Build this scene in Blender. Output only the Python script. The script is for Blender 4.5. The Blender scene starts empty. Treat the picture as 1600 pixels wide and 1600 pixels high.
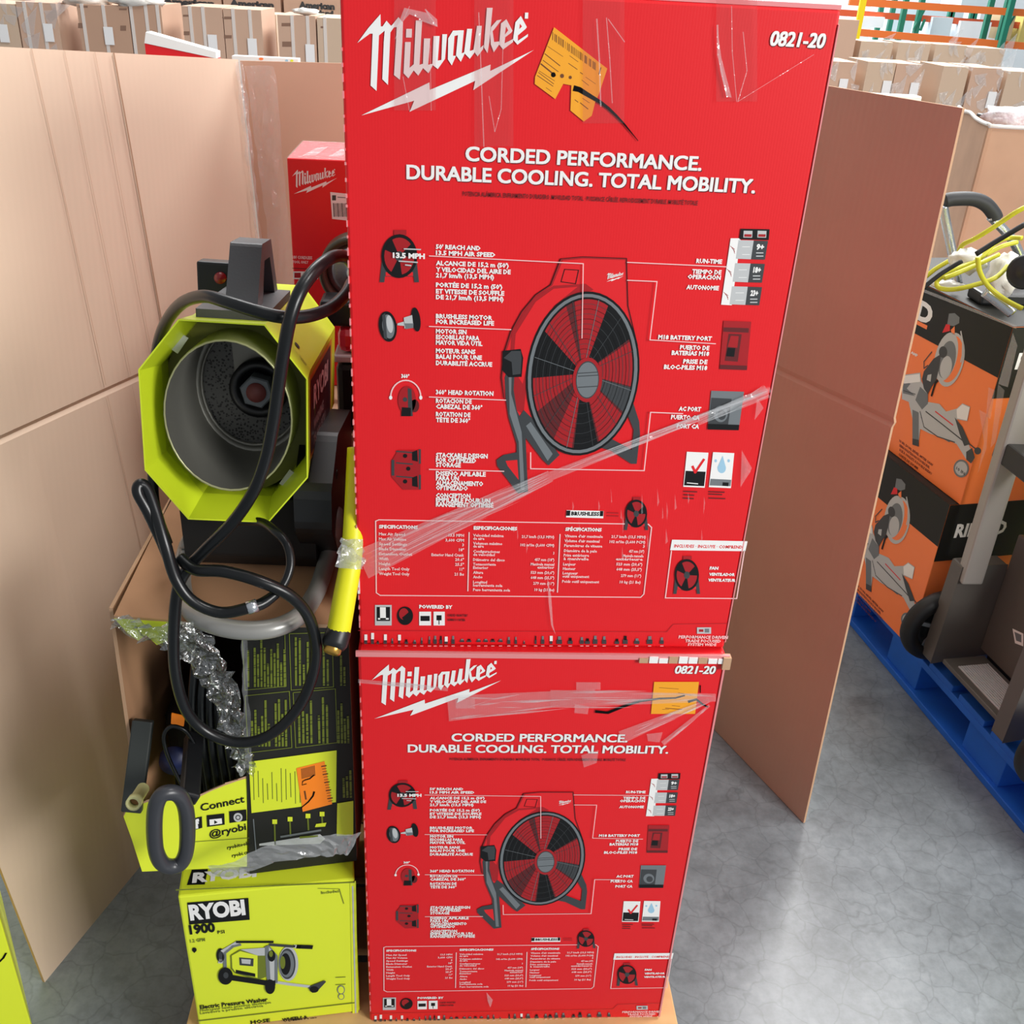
import bpy, bmesh, math, random
from mathutils import Vector, Matrix
random.seed(7)
SC = bpy.context.scene
COL = SC.collection
# ------------------------------------------------------------------ camera
CR = [[0.99782521, -0.04552024, 0.04767337], [-0.02006159, 0.47921394, 0.87746882], [0.06278834, 0.87651692, -0.47725854]]
CAM = Vector((0.107324,-1.005852,1.587847))
FPX = 1550.0
cd = bpy.data.cameras.new('camera'); cam = bpy.data.objects.new('camera', cd); COL.objects.link(cam)
cd.sensor_width = 36.0; cd.lens = 36.0 * FPX / 1600; cd.clip_end = 100; cd.clip_start = 0.05
Rr, Ru, Rf = [Vector(v) for v in CR]
M = Matrix(((Rr.x, Ru.x, -Rf.x, CAM.x), (Rr.y, Ru.y, -Rf.y, CAM.y), (Rr.z, Ru.z, -Rf.z, CAM.z), (0, 0, 0, 1)))
cam.matrix_world = M
SC.camera = cam
# ------------------------------------------------------------------ world, lights, exposure
w = bpy.data.worlds.new('world'); SC.world = w; w.use_nodes = True
bg = w.node_tree.nodes['Background']; bg.inputs[0].default_value = (0.93, 0.96, 1.0, 1); bg.inputs[1].default_value = 0.41
def area(name, loc, target, sx, sy, power, col=(1, 1, 1)):
    l = bpy.data.lights.new(name, 'AREA'); l.shape = 'RECTANGLE'; l.size = sx; l.size_y = sy; l.energy = power; l.color = col
    o = bpy.data.objects.new(name, l); COL.objects.link(o); o.location = loc
    o.rotation_euler = (Vector(target) - Vector(loc)).to_track_quat('-Z', 'Y').to_euler()
    return o
area('warehouse_light_front', (3.1, -2.6, 2.5), (0.05, 0.1, 0.8), 1.6, 1.2, 178, (1, .985, .96))
area('warehouse_light_right', (3.5, 5.0, 6.0), (.9, 0.2, 0), 1.6, 2.6, 440, (1, .99, .97))
area('warehouse_light_left', (-0.2, 1.4, 6.5), (-0.3, 0.8, 0.6), 1.8, 1.8, 40, (1, .985, .96))
area('warehouse_light_side', (3.0, .55, 5.6), (-.2, .25, .9), 1.0, 1.2, 165, (1, .985, .96))
area('warehouse_light_back', (0.5, 8.0, 7.0), (0.5, 7.5, 0), 8, 3, 750, (1, .99, .98))
area('warehouse_light_far', (4.0, 17.0, 7.0), (4.5, 17, 0), 12, 4, 2600, (1, 1, 1))
SC.view_settings.view_transform = 'Standard'; SC.view_settings.look = 'None'
SC.view_settings.exposure = 0.0; SC.view_settings.gamma = 1.0; SC.view_settings.use_curve_mapping = False

# ------------------------------------------------------------------ helpers
def ray(px, py):
    return (Rr * ((px - 800) / FPX) + Ru * ((800 - py) / FPX) + Rf)
def on(px, py, p0, n):
    v = ray(px, py); n = Vector(n); return CAM + v * ((Vector(p0) - CAM).dot(n) / v.dot(n))
def Y(px, py, y): return on(px, py, (0, y, 0), (0, 1, 0))
def Z(px, py, z): return on(px, py, (0, 0, z), (0, 0, 1))

def lin(h):
    h = h.lstrip('#'); c = [int(h[i:i + 2], 16) / 255 for i in (0, 2, 4)]
    return tuple((x / 12.92 if x <= .04045 else ((x + .055) / 1.055) ** 2.4) for x in c) + (1,)
MATS = {}
def mat(name, hexcol, rough=.5, metal=0, noise=0, nscale=20, bump=0, bscale=60, wave=None, alpha=None, spec=.5, coat=0, dark=None, trans=0):
    if name in MATS: return MATS[name]
    m = bpy.data.materials.new(name); m.use_nodes = True; MATS[name] = m
    nt = m.node_tree; b = nt.nodes['Principled BSDF']; L = nt.links
    c = lin(hexcol)
    b.inputs['Base Color'].default_value = c; b.inputs['Roughness'].default_value = rough; b.inputs['Metallic'].default_value = metal
    b.inputs['Specular IOR Level'].default_value = spec; b.inputs['Coat Weight'].default_value = coat; b.inputs['Coat Roughness'].default_value = .15
    tc = nt.nodes.new('ShaderNodeTexCoord')
    if noise:
        n = nt.nodes.new('ShaderNodeTexNoise'); n.inputs['Scale'].default_value = nscale; n.inputs['Detail'].default_value = 6
        L.new(tc.outputs['Object'], n.inputs['Vector'])
        r = nt.nodes.new('ShaderNodeValToRGB'); r.color_ramp.elements[0].position = .3; r.color_ramp.elements[1].position = .7
        d = lin(dark) if dark else tuple(x * (1 - noise) for x in c[:3]) + (1,)
        r.color_ramp.elements[0].color = d
        r.color_ramp.elements[1].color = tuple(min(1, x * (1 + noise * .5)) for x in c[:3]) + (1,) if not dark else c
        L.new(n.outputs['Fac'], r.inputs['Fac']); L.new(r.outputs['Color'], b.inputs['Base Color'])
    hgt = None
    if bump:
        n2 = nt.nodes.new('ShaderNodeTexNoise'); n2.inputs['Scale'].default_value = bscale; n2.inputs['Detail'].default_value = 4
        L.new(tc.outputs['Object'], n2.inputs['Vector']); hgt = n2.outputs['Fac']
        bp = nt.nodes.new('ShaderNodeBump'); bp.inputs['Strength'].default_value = bump; bp.inputs['Distance'].default_value = .004
        L.new(hgt, bp.inputs['Height']); L.new(bp.outputs['Normal'], b.inputs['Normal'])
    if wave:
        wv = nt.nodes.new('ShaderNodeTexWave'); wv.bands_direction = wave[0]; wv.inputs['Scale'].default_value = wave[1]; wv.inputs['Distortion'].default_value = .4
        L.new(tc.outputs['Object'], wv.inputs['Vector'])
        bw = nt.nodes.new('ShaderNodeBump'); bw.inputs['Strength'].default_value = wave[2]; bw.inputs['Distance'].default_value = .002
        L.new(wv.outputs['Fac'], bw.inputs['Height'])
        if bump: L.new(bp.outputs['Normal'], bw.inputs['Normal'])
        L.new(bw.outputs['Normal'], b.inputs['Normal'])
    if alpha is not None:
        b.inputs['Alpha'].default_value = alpha
    if trans: b.inputs['Transmission Weight'].default_value = trans
    return m

class MB:
    """collects geometry in world space, links it as one mesh object"""
    def __init__(s): s.v = []; s.f = []; s.m = []; s.mats = []; s.sm = []
    def mi(s, m):
        if m not in s.mats: s.mats.append(m)
        return s.mats.index(m)
    def add(s, vs, fs, m, smooth=False):
        k = len(s.v); s.v += [tuple(v) for v in vs]; i = s.mi(m)
        for f in fs: s.f.append([k + a for a in f]); s.m.append(i); s.sm.append(smooth)
        return s
    def poly(s, pts, m): return s.add(pts, [list(range(len(pts)))], m)
    def box(s, a, b, m):
        x0, y0, z0 = a; x1, y1, z1 = b
        vs = [(x, y, z) for z in (z0, z1) for y in (y0, y1) for x in (x0, x1)]
        return s.add(vs, [(0, 2, 3, 1), (4, 5, 7, 6), (0, 1, 5, 4), (2, 6, 7, 3), (0, 4, 6, 2), (1, 3, 7, 5)], m)
    def obox(s, o, u, v, w_, m):
        o, u, v, w_ = map(Vector, (o, u, v, w_))
        vs = [o + u * i + v * j + w_ * k for k in (0, 1) for j in (0, 1) for i in (0, 1)]
        fs = [(0, 2, 3, 1), (4, 5, 7, 6), (0, 1, 5, 4), (2, 6, 7, 3), (0, 4, 6, 2), (1, 3, 7, 5)]
        if u.cross(v).dot(w_) < 0: fs = [tuple(reversed(f)) for f in fs]
        return s.add(vs, fs, m)
    def bar(s, p, q, wd, th, m, up=(0, 0, 1)):
        p, q = Vector(p), Vector(q); d = q - p; a = d.cross(Vector(up))
        if a.length < 1e-6: a = Vector((1, 0, 0))
        a = a.normalized() * wd; b = a.cross(d).normalized() * th
        return s.obox(p - a / 2 - b / 2, d, a, b, m)
    def prism(s, pts, ext, m, msides=None):
        pts = [Vector(p) for p in pts]; e = Vector(ext); n = len(pts)
        s.add(pts + [p + e for p in pts], [list(range(n)), list(range(2 * n - 1, n - 1, -1))], m)
        s.add(pts + [p + e for p in pts], [(i, n + i, n + (i + 1) % n, (i + 1) % n) for i in range(n)], msides or m); return s
    def loft(s, rings, m, closed=True, caps=False, smooth=False):
        n = len(rings[0]); vs = [v for r in rings for v in r]; fs = []
        for k in range(len(rings) - 1):
            for i in range(n if closed else n - 1):
                j = (i + 1) % n; fs.append((k * n + i, k * n + j, (k + 1) * n + j, (k + 1) * n + i))
        if caps: fs += [list(range(n))[::-1], list(range((len(rings) - 1) * n, len(rings) * n))]
        return s.add(vs, fs, m, smooth)
    def tube(s, path, r, m, seg=10, closed=False, sub=6, spline=True):
        P = [Vector(p) for p in path]
        rr = r if isinstance(r, (list, tuple)) else [r] * len(P)
        if spline and len(P) > 2:
            Q = []; RR = []; n = len(P)
            rng = range(n if closed else n - 1)
            for i in rng:
                a, b, c, d = [P[(i + k) % n] if closed else P[min(max(i + k, 0), n - 1)] for k in (-1, 0, 1, 2)]
                for t in range(sub):
                    t /= sub; Q.append(.5 * ((2 * b) + (c - a) * t + (2 * a - 5 * b + 4 * c - d) * t * t + (3 * b - a - 3 * c + d) * t ** 3))
                    RR.append(rr[i] * (1 - t) + rr[(i + 1) % n] * t)
            if not closed: Q.append(P[-1]); RR.append(rr[-1])
            P, rr = Q, RR
        n = len(P); rings = []; N = None
        for i in range(n):
            t = (P[(i + 1) % n] - P[i - 1]) if closed else (P[min(i + 1, n - 1)] - P[max(i - 1, 0)])
            t.normalize()
            if N is None:
                N = t.orthogonal().normalized()
            N = (N - t * N.dot(t)).normalized(); B = t.cross(N)
            rings.append([P[i] + (N * math.cos(2 * math.pi * k / seg) + B * math.sin(2 * math.pi * k / seg)) * rr[i] for k in range(seg)])
        if closed: rings.append(rings[0])
        return s.loft(rings, m, caps=not closed, smooth=True)
    def lathe(s, o, ax, prof, m, seg=32, ux=None, sy=1.0, smooth=True):
        """prof = [(dist along ax, radius)]"""
        o = Vector(o); ax = Vector(ax).normalized(); u = Vector(ux).normalized() if ux else ax.orthogonal().normalized(); v = ax.cross(u)
        rings = [[o + ax * h + (u * math.cos(2 * math.pi * k / seg) + v * math.sin(2 * math.pi * k / seg) * sy) * r for k in range(seg)] for h, r in prof]
        return s.loft(rings, m, smooth=smooth)
    def disc(s, o, ax, r, m, seg=32, ux=None, sy=1.0):
        o = Vector(o); ax = Vector(ax).normalized(); u = Vector(ux).normalized() if ux else ax.orthogonal().normalized(); v = ax.cross(u)
        return s.poly([o + (u * math.cos(2 * math.pi * k / seg) + v * math.sin(2 * math.pi * k / seg) * sy) * r for k in range(seg)], m)
    def build(s, name, parent=None, bevel=0, sub=0, solid=0):
        me = bpy.data.meshes.new(name); o = bpy.data.objects.new(name, me); COL.objects.link(o)
        org = Vector((0, 0, 0))
        if parent is not None:
            q = parent
            while q is not None: org += q.location; q = q.parent
        else:
            xs = [v[0] for v in s.v]; ys = [v[1] for v in s.v]; zs = [v[2] for v in s.v]
            org = Vector(((min(xs) + max(xs)) / 2, (min(ys) + max(ys)) / 2, min(zs))); o.location = org
        me.from_pydata([tuple(Vector(v) - org) for v in s.v], [], s.f)
        for m in s.mats: me.materials.append(m)
        me.polygons.foreach_set('material_index', s.m); me.polygons.foreach_set('use_smooth', s.sm); me.update()
        if parent is not None: o.parent = parent
        if solid: md = o.modifiers.new('s', 'SOLIDIFY'); md.thickness = solid; md.offset = 0
        if bevel:
            md = o.modifiers.new('b', 'BEVEL'); md.width = bevel; md.segments = 2; md.limit_method = 'ANGLE'; md.angle_limit = .6
        if sub: md = o.modifiers.new('u', 'SUBSURF'); md.levels = sub; md.render_levels = sub
        return o

def tag(o, label, cat=None, group=None, kind=None):
    if label: o['label'] = label
    if cat: o['category'] = cat
    if group: o['group'] = group
    if kind: o['kind'] = kind
    return o
def thing(name, loc, label, cat, group=None):
    o = bpy.data.objects.new(name, None); COL.objects.link(o); o.location = loc; o.empty_display_size = .05
    return tag(o, label, cat, group)
def struct(o): o['kind'] = 'structure'; return o

# ---- flat printing on a face -------------------------------------------------
_tc = {}
def text_mesh(s, bold=.0, res=2, shear=0):
    k = (s, bold, res, shear)
    if k in _tc: return _tc[k]
    cu = bpy.data.curves.new('t', 'FONT'); cu.body = s; cu.resolution_u = res; cu.offset = bold; cu.shear = shear; cu.size = 1.0; cu.fill_mode = 'FRONT'
    ob = bpy.data.objects.new('t', cu); COL.objects.link(ob)
    dg = bpy.context.evaluated_depsgraph_get(); me = ob.evaluated_get(dg).to_mesh()
    vs = [(v.co.x, v.co.y) for v in me.vertices]; fs = [list(p.vertices) for p in me.polygons]
    ob.evaluated_get(dg).to_mesh_clear(); bpy.data.objects.remove(ob); bpy.data.curves.remove(cu)
    x0 = min(v[0] for v in vs); x1 = max(v[0] for v in vs)
    r = ([(v[0] - x0, v[1]) for v in vs], fs, x1 - x0); _tc[k] = r; return r

class Face:
    """a flat printed face: origin o, unit u (right), v (up), n outward"""
    def __init__(s, o, u, v=(0, 0, 1)):
        s.o = Vector(o); s.u = Vector(u).normalized(); s.v = Vector(v).normalized(); s.n = s.u.cross(s.v); s.mb = MB(); s.lay = .00011
    def uv(s, p):
        q = on(p[0], p[1], s.o, s.n) - s.o; return (q.dot(s.u), q.dot(s.v))
    def w(s, q, layer): return s.o + s.u * q[0] + s.v * q[1] + s.n * (s.lay * layer)
    def pu(s, pts, m, layer=1):           # polygon in face coordinates
        s.mb.poly([s.w(q, layer) for q in pts], m)
    def P(s, pts, m, layer=1): s.pu([s.uv(p) for p in pts], m, layer)
    def Q(s, x0, y0, x1, y1, m, layer=1): s.P([(x0, y1), (x1, y1), (x1, y0), (x0, y0)], m, layer)
    def line(s, pts, wpx, m, layer=2, closed=False):
        q = [Vector(s.uv(p)) for p in pts]; wd = wpx * s.scale(pts[0]); n = len(q)
        for i in range(n if closed else n - 1):
            a, b = q[i], q[(i + 1) % n]; d = (b - a)
            if d.length < 1e-7: continue
            e = Vector((-d.y, d.x)).normalized() * wd / 2; x = d.normalized() * wd / 2 * .9
            s.pu([a - x - e, b + x - e, b + x + e, a - x + e], m, layer + .3 * (i % 3))
    def scale(s, p):
        a = Vector(s.uv(p)); b = Vector(s.uv((p[0], p[1] + 4))); return (a - b).length / 4
    def ell(s, c, rx, ry, n=32, a0=0, a1=360, tilt=0):
        t = math.radians(tilt); R_ = []
        for k in range(n + (0 if a1 - a0 == 360 else 1)):
            a = math.radians(a0 + (a1 - a0) * k / n); x = rx * math.cos(a); y = ry * math.sin(a)
            R_.append((c[0] + x * math.cos(t) - y * math.sin(t), c[1] + x * math.sin(t) + y * math.cos(t)))
        return R_
    def E(s, c, rx, ry, m, layer=1, tilt=0, n=28): s.P(s.ell(c, rx, ry, n, tilt=tilt)[::-1], m, layer)
    def T(s, txt, xl, yb, xr, cap, m, layer=2, bold=.03, res=2, shear=0, right=False):
        """text from px (xl, baseline yb) to px xr, cap height in px"""
        a = s.uv((xl, yb)); b = s.uv((xr, yb)); h = abs(s.uv((xl, yb - cap))[1] - a[1])
        vs, fs, wd = text_mesh(txt, bold, res, shear)
        sx = (b[0] - a[0]) / max(wd, 1e-6); sy = h / .69
        s.mb.add([s.w((a[0] + v[0] * sx, a[1] + v[1] * sy), layer) for v in vs], fs, m)
    def build(s, name, parent): return s.mb.build(name, parent)

# ------------------------------------------------------------------ materials
kraft = mat('kraft_board', 'D8C0AA', .85, noise=.05, nscale=3, wave=('X', 60, .03))
kraft_in = mat('kraft_board_reverse', 'BAA08C', .85, noise=.08, nscale=3, wave=('X', 60, .12))
kraft_b = mat('kraft_board_back', 'C49E86', .85, noise=.08, nscale=3)
kraft_d = mat('kraft_carton', 'BE977A', .85, noise=.12, nscale=6)
kraft_t = mat('kraft_torn_carton', 'B88A66', .85, noise=.12, nscale=6)
kraft_edge = mat('kraft_edge', 'BE9878', .9)
crease_m = mat('crease_line', 'A07E64', .9); crease_l = mat('faint_crease', 'C0A189', .9)
red = mat('red_print', 'E01A22', .42, wave=('X', 110, .02), bump=.05, bscale=8, spec=.4)
redL = mat('red_print_flat', 'E01A22', .42); redD = mat('red_print_deep', 'A5121B', .42); redDD = mat('maroon_print', '5E1519', .45)
redE = mat('worn_red_edge', 'E08A8C', .6)
white = mat('white_print', 'EFEEEC', .5); black = mat('black_print', '131416', .5, spec=.25); dgrey = mat('dark_grey_print', '3A3D40', .45)
mgrey = mat('mid_grey_print', '70767A', .45); lgrey = mat('light_grey_print', 'BDBFC0', .5); pink = mat('pale_pink_print', 'F3C4C4', .5)
amber = mat('amber_label', 'F2A31F', .5); orange_l = mat('orange_label', 'FF8A1E', .5); ink = mat('marker_ink', '0A0A0C', .7, spec=.1); brown_i = mat('brown_ink', '6E3C18', .5)
skyb = mat('pale_blue_print', '9CC6DE', .5)
lime = mat('lime_print', 'DFEC33', .42, bump=.05, bscale=10); limeL = mat('lime_print_flat', 'DFEC33', .42); limeD = mat('dark_lime_print', '6E7A22', .5)
lime_metal = mat('lime_painted_steel', 'D4E62C', .38, coat=.2, noise=.04, nscale=8)
olive = mat('dull_olive_steel', '75752F', .5, noise=.1)
steel_in = mat('galvanised_steel', '8D8C84', .42, metal=.55, noise=.12, nscale=5)
charcoal = mat('charcoal_plastic', '4A4B4D', .45, bump=.1, bscale=300); blackp = mat('black_plastic', '161719', .4); blackd = mat('black_matte', '0B0B0C', .7)
rubber = mat('black_rubber_cable', '0E1012', .3, spec=.4); greytube = mat('grey_painted_tube', '9B9A96', .32, metal=.3, noise=.1, nscale=12)
brass = mat('brass', 'C79A4A', .3, metal=.9); chrome = mat('bright_metal', 'C9CDD2', .25, metal=.9, bump=.2, bscale=80)
wood = mat('pine_wood', 'D8AE78', .7, noise=.2, nscale=10, wave=('Y', 12, .3)); woodd = mat('weathered_wood', '8A5B36', .8, noise=.3, nscale=10)
blue_p = mat('blue_painted_wood', '1B68D2', .6, noise=.18, nscale=9); orange_c = mat('orange_carton_print', 'FF8546', .45, bump=.04, bscale=8); char_c = mat('charcoal_carton_print', '232320', .55, spec=.3)
rack_o = mat('rack_orange', 'E0702E', .5); rack_r = mat('rack_back_orange', 'C6542E', .5); rack_g = mat('rack_green', '17705A', .5); yel = mat('safety_yellow', 'F4D414', .5)
truck_g = mat('grey_moulded_plastic', '5C5853', .45); truck_t = mat('grey_tube', 'A19D98', .4, metal=.15); yel_cord = mat('yellow_cord', 'C9C62E', .4)
blue_art = mat('blue_print', '2A63AE', .4, noise=.25, nscale=120)

def film_mat(name, tr=.75, col=(1, 1, 1, 1), bs=60, st=.8, glow=.25):
    m = bpy.data.materials.new(name); m.use_nodes = True; nt = m.node_tree; nt.nodes.clear()
    o = nt.nodes.new('ShaderNodeOutputMaterial'); t = nt.nodes.new('ShaderNodeBsdfTransparent'); t.inputs[0].default_value = col
    g = nt.nodes.new('ShaderNodeBsdfGlossy'); g.inputs['Roughness'].default_value = .18
    d = nt.nodes.new('ShaderNodeBsdfDiffuse'); d.inputs[0].default_value = (.85, .86, .88, 1)
    a = nt.nodes.new('ShaderNodeMixShader'); a.inputs[0].default_value = glow; b = nt.nodes.new('ShaderNodeMixShader'); b.inputs[0].default_value = 1 - tr
    tc = nt.nodes.new('ShaderNodeTexCoord'); n = nt.nodes.new('ShaderNodeTexNoise'); n.inputs['Scale'].default_value = bs; n.inputs['Detail'].default_value = 3
    bp = nt.nodes.new('ShaderNodeBump'); bp.inputs['Strength'].default_value = st; bp.inputs['Distance'].default_value = .01
    L = nt.links; L.new(tc.outputs['Object'], n.inputs['Vector']); L.new(n.outputs['Fac'], bp.inputs['Height']); L.new(bp.outputs['Normal'], g.inputs['Normal'])
    L.new(g.outputs[0], a.inputs[1]); L.new(d.outputs[0], a.inputs[2]); L.new(t.outputs[0], b.inputs[1]); L.new(a.outputs[0], b.inputs[2]); L.new(b.outputs[0], o.inputs[0])
    return m
tape_m = film_mat('clear_tape', .93, (.97, .84, .84, 1), 12, .1, .15)
film_w = film_mat('stretch_film', .70, (1, 1, 1, 1), 60, .8, .7)
film_s = film_mat('stretch_film_thin', .82, (1, 1, 1, 1), 60, .8, .7)
film_g = film_mat('crumpled_film', .66, (.72, .76, .7, 1), 90, 1, .05)
film_o = film_mat('cloudy_film', .62, (.72, .76, .66, 1), 40, .5, .45)

def concrete():
    m = bpy.data.materials.new('polished_concrete'); m.use_nodes = True; nt = m.node_tree; b = nt.nodes['Principled BSDF']; L = nt.links
    tc = nt.nodes.new('ShaderNodeTexCoord')
    def noise(sc, det): 
        n = nt.nodes.new('ShaderNodeTexNoise'); n.inputs['Scale'].default_value = sc; n.inputs['Detail'].default_value = det; n.inputs['Roughness'].default_value = .65; L.new(tc.outputs['Object'], n.inputs['Vector']); return n
    n1 = noise(3.0, 8); n2 = noise(45, 8)
    mp = nt.nodes.new('ShaderNodeMapping'); nd = nt.nodes.new('ShaderNodeMix'); nd.data_type = 'VECTOR'; nd.inputs[0].default_value = .06
    L.new(tc.outputs['Object'], nd.inputs[4]); L.new(noise(9, 3).outputs['Color'], nd.inputs[5])
    v = nt.nodes.new('ShaderNodeTexVoronoi'); v.feature = 'DISTANCE_TO_EDGE'; v.inputs['Scale'].default_value = 17; L.new(nd.outputs[1], v.inputs['Vector'])
    cr = nt.nodes.new('ShaderNodeValToRGB'); cr.color_ramp.elements[0].position = 0; cr.color_ramp.elements[0].color = (.55, .55, .55, 1); cr.color_ramp.elements[1].position = .035; cr.color_ramp.elements[1].color = (1, 1, 1, 1)
    L.new(v.outputs['Distance'], cr.inputs[0])
    r1 = nt.nodes.new('ShaderNodeValToRGB'); r1.color_ramp.elements[0].position = .3; r1.color_ramp.elements[0].color = lin('696F73'); r1.color_ramp.elements[1].position = .72; r1.color_ramp.elements[1].color = lin('8E969B'); L.new(n1.outputs['Fac'], r1.inputs[0])
    r2 = nt.nodes.new('ShaderNodeValToRGB'); r2.color_ramp.elements[0].position = .35; r2.color_ramp.elements[0].color = (.72, .72, .72, 1); r2.color_ramp.elements[1].position = .6; r2.color_ramp.elements[1].color = (1, 1, 1, 1); L.new(n2.outputs['Fac'], r2.inputs[0])
    def mul(a, c, f):
        x = nt.nodes.new('ShaderNodeMix'); x.data_type = 'RGBA'; x.blend_type = 'MULTIPLY'; x.inputs[0].default_value = f; L.new(a, x.inputs[6]); L.new(c, x.inputs[7]); return x.outputs[2]
    L.new(mul(mul(r1.outputs[0], r2.outputs[0], .8), cr.outputs[0], .45), b.inputs['Base Color'])
    b.inputs['Roughness'].default_value = .33; b.inputs['Specular IOR Level'].default_value = .5
    bp = nt.nodes.new('ShaderNodeBump'); bp.inputs['Strength'].default_value = .06; L.new(n2.outputs['Fac'], bp.inputs['Height']); L.new(bp.outputs['Normal'], b.inputs['Normal'])
    return m
conc = concrete()
#STRUCTURE
# ------------------------------------------------------------------ the warehouse shell
m = MB(); m.box((-9, -6, -.1), (14, 24, 0), conc); struct(m.build('floor'))
wallm = mat('white_wall_panel', 'E9EDF0', .7, wave=('X', 6, .4))
m = MB(); m.box((-9, 22.0, 0), (14, 22.2, 8), wallm); struct(m.build('wall_back'))

# ------------------------------------------------------------------ tall cardboard panels
def panel(name, cols, label, mt, th=.005, crease=None, lines=()):
    """cols = list of (floor pt, crease pt, top pt); each a Vector"""
    root = thing(name, cols[0][0], label, 'cardboard panel')
    b = MB(); nr = len(cols[0])
    # thicken along average normal
    a = cols[0][0]; c = cols[-1][0]; nn = (c - a).cross(Vector((0, 0, 1))).normalized() * th
    vs = []; fs = []
    for off in (Vector((0, 0, 0)), nn):
        for col in cols: vs += [p + off for p in col]
    nc = len(cols); N = nc * nr
    for i in range(nc - 1):
        for j in range(nr - 1):
            q = (i * nr + j, (i + 1) * nr + j, (i + 1) * nr + j + 1, i * nr + j + 1)
            fs.append(q); fs.append(tuple(reversed([N + k for k in q])))
    b.add(vs, fs, mt)
    ed = []
    for i in range(nc - 1):
        ed.append((i * nr, N + i * nr, N + (i + 1) * nr, (i + 1) * nr)); k = nr - 1
        ed.append((i * nr + k, (i + 1) * nr + k, N + (i + 1) * nr + k, N + i * nr + k))
    for j in range(nr - 1):
        ed.append((j, j + 1, N + j + 1, N + j)); k = (nc - 1) * nr
        ed.append((k + j, N + k + j, N + k + j + 1, k + j + 1))
    b.add(vs, ed, kraft_edge)
    b.build('panel_sheet', root)
    return root
# left wall of the bin: leaning slightly outwards
A0 = Z(70, 1535, 0); A1 = Vector((-.70, .17, 1.495))
B0 = Vector((-.255, 1.06, 0)); B1 = Y(372, 93, 1.06)
nL = (A1 - A0).cross(B0 - A0).normalized()
def onL(px, py): return on(px, py, A0, nL)
def lerp(a, b, t): return a + (b - a) * t
cr0 = onL(0, 683); cr1 = onL(232, 570)
def crz(t):
    a, b = lerp(A0, A1, .66), lerp(B0, B1, .66)
    dirc = (cr1 - cr0).normalized(); base = cr0
    # crease point on the line between floor/top at parameter t
    f, g = lerp(A0, B0, t), lerp(A1, B1, t)
    best = min((abs(((lerp(f, g, k / 200) - base).cross(dirc)).length), k) for k in range(200))[1]
    return lerp(f, g, best / 200)
nS0 = nL if nL.dot(CAM - A0) > 0 else -nL
colsL = []
for t in (0, .3, .6, 1.0):
    cz = crz(t); off = nL * (-.006 if 0 < t < 1 else 0)
    f, g = lerp(A0, B0, t), lerp(A1, B1, t)
    colsL.append([f, cz - Vector((0, 0, .007)), cz - nS0 * .004, cz + Vector((0, 0, .007)), g])
pl = panel('cardboard_panel', colsL, 'tall light brown cardboard sheet standing left of the stacked boxes', kraft, th=-.005)
b = MB(); nS = nL if nL.dot(CAM - A0) > 0 else -nL
def seam(p, q, wd, mt, n, lift=.0012, bb=None):
    p, q = Vector(p), Vector(q); d = (q - p).normalized(); e = d.cross(n).normalized() * wd / 2
    (bb or b).poly([p - e + n * lift, q - e + n * lift, q + e + n * lift, p + e + n * lift], mt)
def xpix(P): d = P - CAM; return 800 + FPX * d.dot(Rr) / d.dot(Rf)
for xt, wd in ((174, .0035), (47, .0016), (97, .0012), (146, .0012)):
    t = min((abs(xpix(lerp(A1, B1, k / 400)) - xt), k / 400) for k in range(400))[1]
    lo, mid, hi = lerp(A0, B0, t), crz(t), lerp(A1, B1, t)
    seam(hi, mid + Vector((0, 0, .01)), wd, crease_m if wd > .003 else crease_l, nS, .0035); seam(mid - Vector((0, 0, .01)), lo, wd * .7, crease_l, nS, .0035)
b.build('fold_crease', pl)
# back wall of the bin
C0 = Vector((.50, 1.12, 0)); C1 = Vector((.50, 1.12, 1.43)); B0b = B0 + Vector((.004, .002, 0)); B1b = B1 + Vector((.003, .002, -.002))
top_r = Y(533, 104, 1.10)
cols = []
for t in (0, .5, 1.0):
    f, g = lerp(B0b, C0, t), lerp(B1b, C1, t); cols.append([f, lerp(f, g, .65), g])
pb = panel('cardboard_panel', cols, 'cardboard sheet standing at the back behind the tallest red box', kraft_b, th=-.005)
b = MB(); nb = Vector((0, -1, 0))
for x in (518, 525): seam(Y(x, 104, 1.085), Y(x + 6, 260, 1.085), .002, crease_m, nb)
b.build('fold_crease', pb)
# right wall sheet
R0 = Z(1255, 1287, 0); R0b = Z(1115, 1140, 0); dR = (R0b - R0).normalized(); nR = dR.cross(Vector((0, 0, 1))).normalized()
Rt = Vector((.872, .53, 1.445)); 
# top corner : pixel (1503,170) on a plane slightly leaning
Rt = on(1504, 169, R0 + Vector((0, 0, 1.44)), (0, 0, 1)); Rt = on(1504, 169, R0, nR) if abs((on(1504, 169, R0, nR) - R0).z - 1.44) < .15 else Rt
def onR(px, py): 
    n = (Rt - R0).cross(dR).normalized(); return on(px, py, R0, n)
far = dR * .75
cA, cB = onR(1372, 652), onR(1240, 590)
def rc(t):
    f, g = R0 + far * t, Rt + far * t; d = (cB - cA).normalized()
    k = min((((lerp(f, g, i / 300) - cA).cross(d)).length, i) for i in range(300))[1]; return lerp(f, g, k / 300)
cols = []
for t in (0, .15, .5, 1.0):
    c = rc(t); f, g = R0 + far * t + Vector((0, 0, .002)), Rt + far * t
    bow = Vector((.012, -.004, 0)) * (1 if t == 0 else 0)
    cols.append([f, lerp(f, c, .5), c - Vector((0, 0, .009)), c + Vector((.003, 0, 0)), c + Vector((0, 0, .009)), lerp(c, g, .5), g])
panel('cardboard_panel', cols, 'reddish brown cardboard sheet standing right of the tallest red box', kraft_in)

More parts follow.
